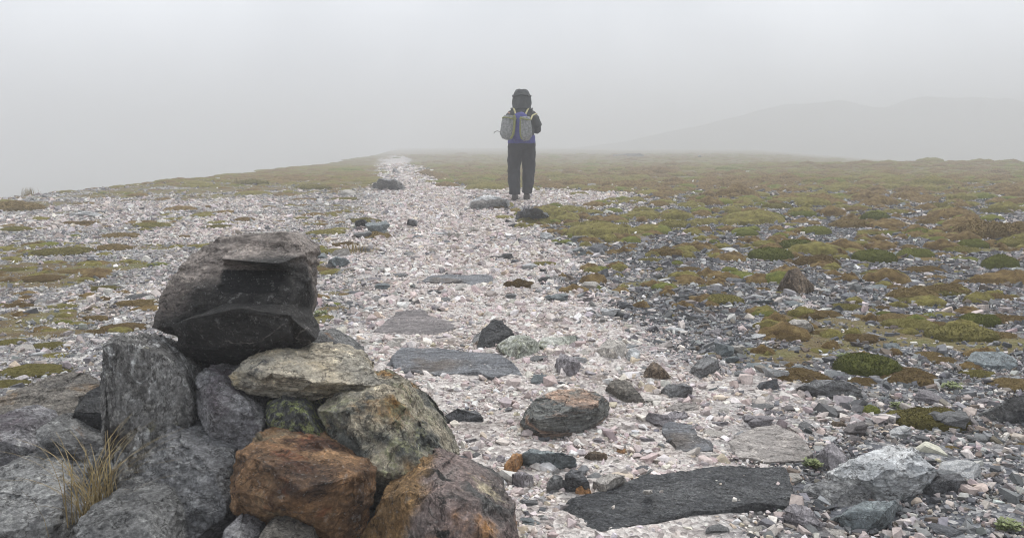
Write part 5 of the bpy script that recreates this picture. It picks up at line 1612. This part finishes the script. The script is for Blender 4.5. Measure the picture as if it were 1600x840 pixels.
def lay_gravel():
    X, Y, S = [], [], []
    for r0, r1, smin, smean, cov in ((.9, 2.4, .0045, .0078, 1.05), (2.4, 4, .0055, .0096, 1.0), (4, 6, .007, .0118, .95), (6, 9, .009, .0145, .85), (9, 14, .013, .019, .75), (14, 22, .022, .032, .5), (22, 45, .05, .07, .3)):
        half = R({.9: 64, 2.4: 57, 4: 49, 6: 44}.get(r0, 39))
        A = half * (r1 * r1 - r0 * r0)
        sg = .62
        n = int(cov * A / (.55 * smean ** 2 * math.exp(2 * sg * sg)))
        th = RNG.uniform(-half, half, n)
        r = np.sqrt(RNG.uniform(r0 * r0, r1 * r1, n))
        x, y = np.sin(th) * r, np.cos(th) * r
        s = np.maximum(smean * RNG.lognormal(0, sg, n), smin)
        s = np.minimum(s, .055 + r * .004)
        keep = np.ones(n, bool)
        mw = moss_weight(x, y)
        keep &= RNG.random(n) > np.clip(mw - .25, 0, 1) * 1.1
        keep &= RNG.random(n) > mat_weight(x, y) * .88
        if r0 >= 22: keep &= path_weight(x, y) > .3
        x, y, s = x[keep], y[keep], s[keep]
        X.append(x); Y.append(y); S.append(s)
    X, Y, S = np.concatenate(X), np.concatenate(Y), np.concatenate(S)
    ok = np.ones(len(X), bool)
    for f in FOOT:
        lo, hi = f.min(0), f.max(0)
        ix = np.nonzero((X > lo[0]) & (X < hi[0]) & (Y > lo[1]) & (Y < hi[1]))[0]
        if len(ix):
            ins = inside(f.mean(0) + (f - f.mean(0)) * .93, X[ix], Y[ix])
            ok[ix[ins]] = False
    tx, ty, ts, tl = [], [], [], []
    for f, hh in SLABF:
        fc = f.mean(0)
        ix = np.nonzero(inside(fc + (f - fc) * .94, X, Y) & (RNG.random(len(X)) < .011) & (S < .02))[0]
        tx.append(X[ix]); ty.append(Y[ix]); ts.append(S[ix] * .85); tl.append(np.full(len(ix), hh))
    tx, ty, ts, tl = (np.concatenate(q) for q in (tx, ty, ts, tl))
    X, Y, S = X[ok], Y[ok], S[ok]
    pw = path_weight(X, Y)
    soil = n2(X, Y, 1.7, 3, 61)
    print('pebbles', len(X))
    onpath = pw + RNG.normal(0, .33, len(X)) > .5
    left = X < path_mid(Y)

    def colour(pal, wts, k):
        ci = pal[RNG.choice(len(pal), k, p=wts / wts.sum())]
        return np.clip(ci * RNG.lognormal(0, .10, (k, 1)) * (1 + RNG.normal(0, .025, (k, 3))), .02, .75)

    r_near, r_far = pebble_set('round', 20, 13, 1), pebble_set('round', 12, 8, 2)
    c_near, c_far = pebble_set('chip', 20, 14, 3), pebble_set('chip', 12, 10, 4)
    dist = np.hypot(X, Y)
    scatter_mesh('path_gravel', tx, ty, ts, RNG.uniform(.4, .8, len(tx)), .3, r_near, colour(PATH_PAL, PATH_W, len(tx)), tl + ts * .2)
    # path: pale pebbles
    i = np.nonzero(onpath & (dist < 5))[0]; j = np.nonzero(onpath & (dist >= 5))[0]
    for nm, q, st in (('path_gravel', i, r_near), ('path_gravel', j, r_far)):
        scatter_mesh(nm, X[q], Y[q], S[q], RNG.uniform(.4, .8, len(q)), .35, st, colour(PATH_PAL, PATH_W, len(q)), S[q] * .12 + RNG.uniform(-.003, .004, len(q)))
    for nm, sel, pal, wt in (('shale_gravel', ~onpath & left, LEFT_PAL, LEFT_W), ('slate_chips', ~onpath & ~left, SLATE_PAL, SLATE_W)):
        q = np.nonzero(sel)[0]
        col = colour(pal, wt, len(q))
        if nm == 'slate_chips':      # paler, pinker where the path's pebbles spill over
            mixp = np.clip(pw[q] * 1.2 + (1 - np.clip(Y[q] / 3.4, 0, 1)) * .5, 0, 1)[:, None] > RNG.random((len(q), 1))
            col = np.where(mixp, colour(PATH_PAL, PATH_W, len(q)) * .85, col)
        scatter_mesh(nm, X[q], Y[q], S[q] * (1.45 if nm == 'slate_chips' else 1.15), RNG.uniform(.16, .42, len(q)), .30, c_near if nm != 'shale_gravel' else c_far, col, S[q] * .05 + RNG.uniform(-.003, .004, len(q)))


lay_gravel()
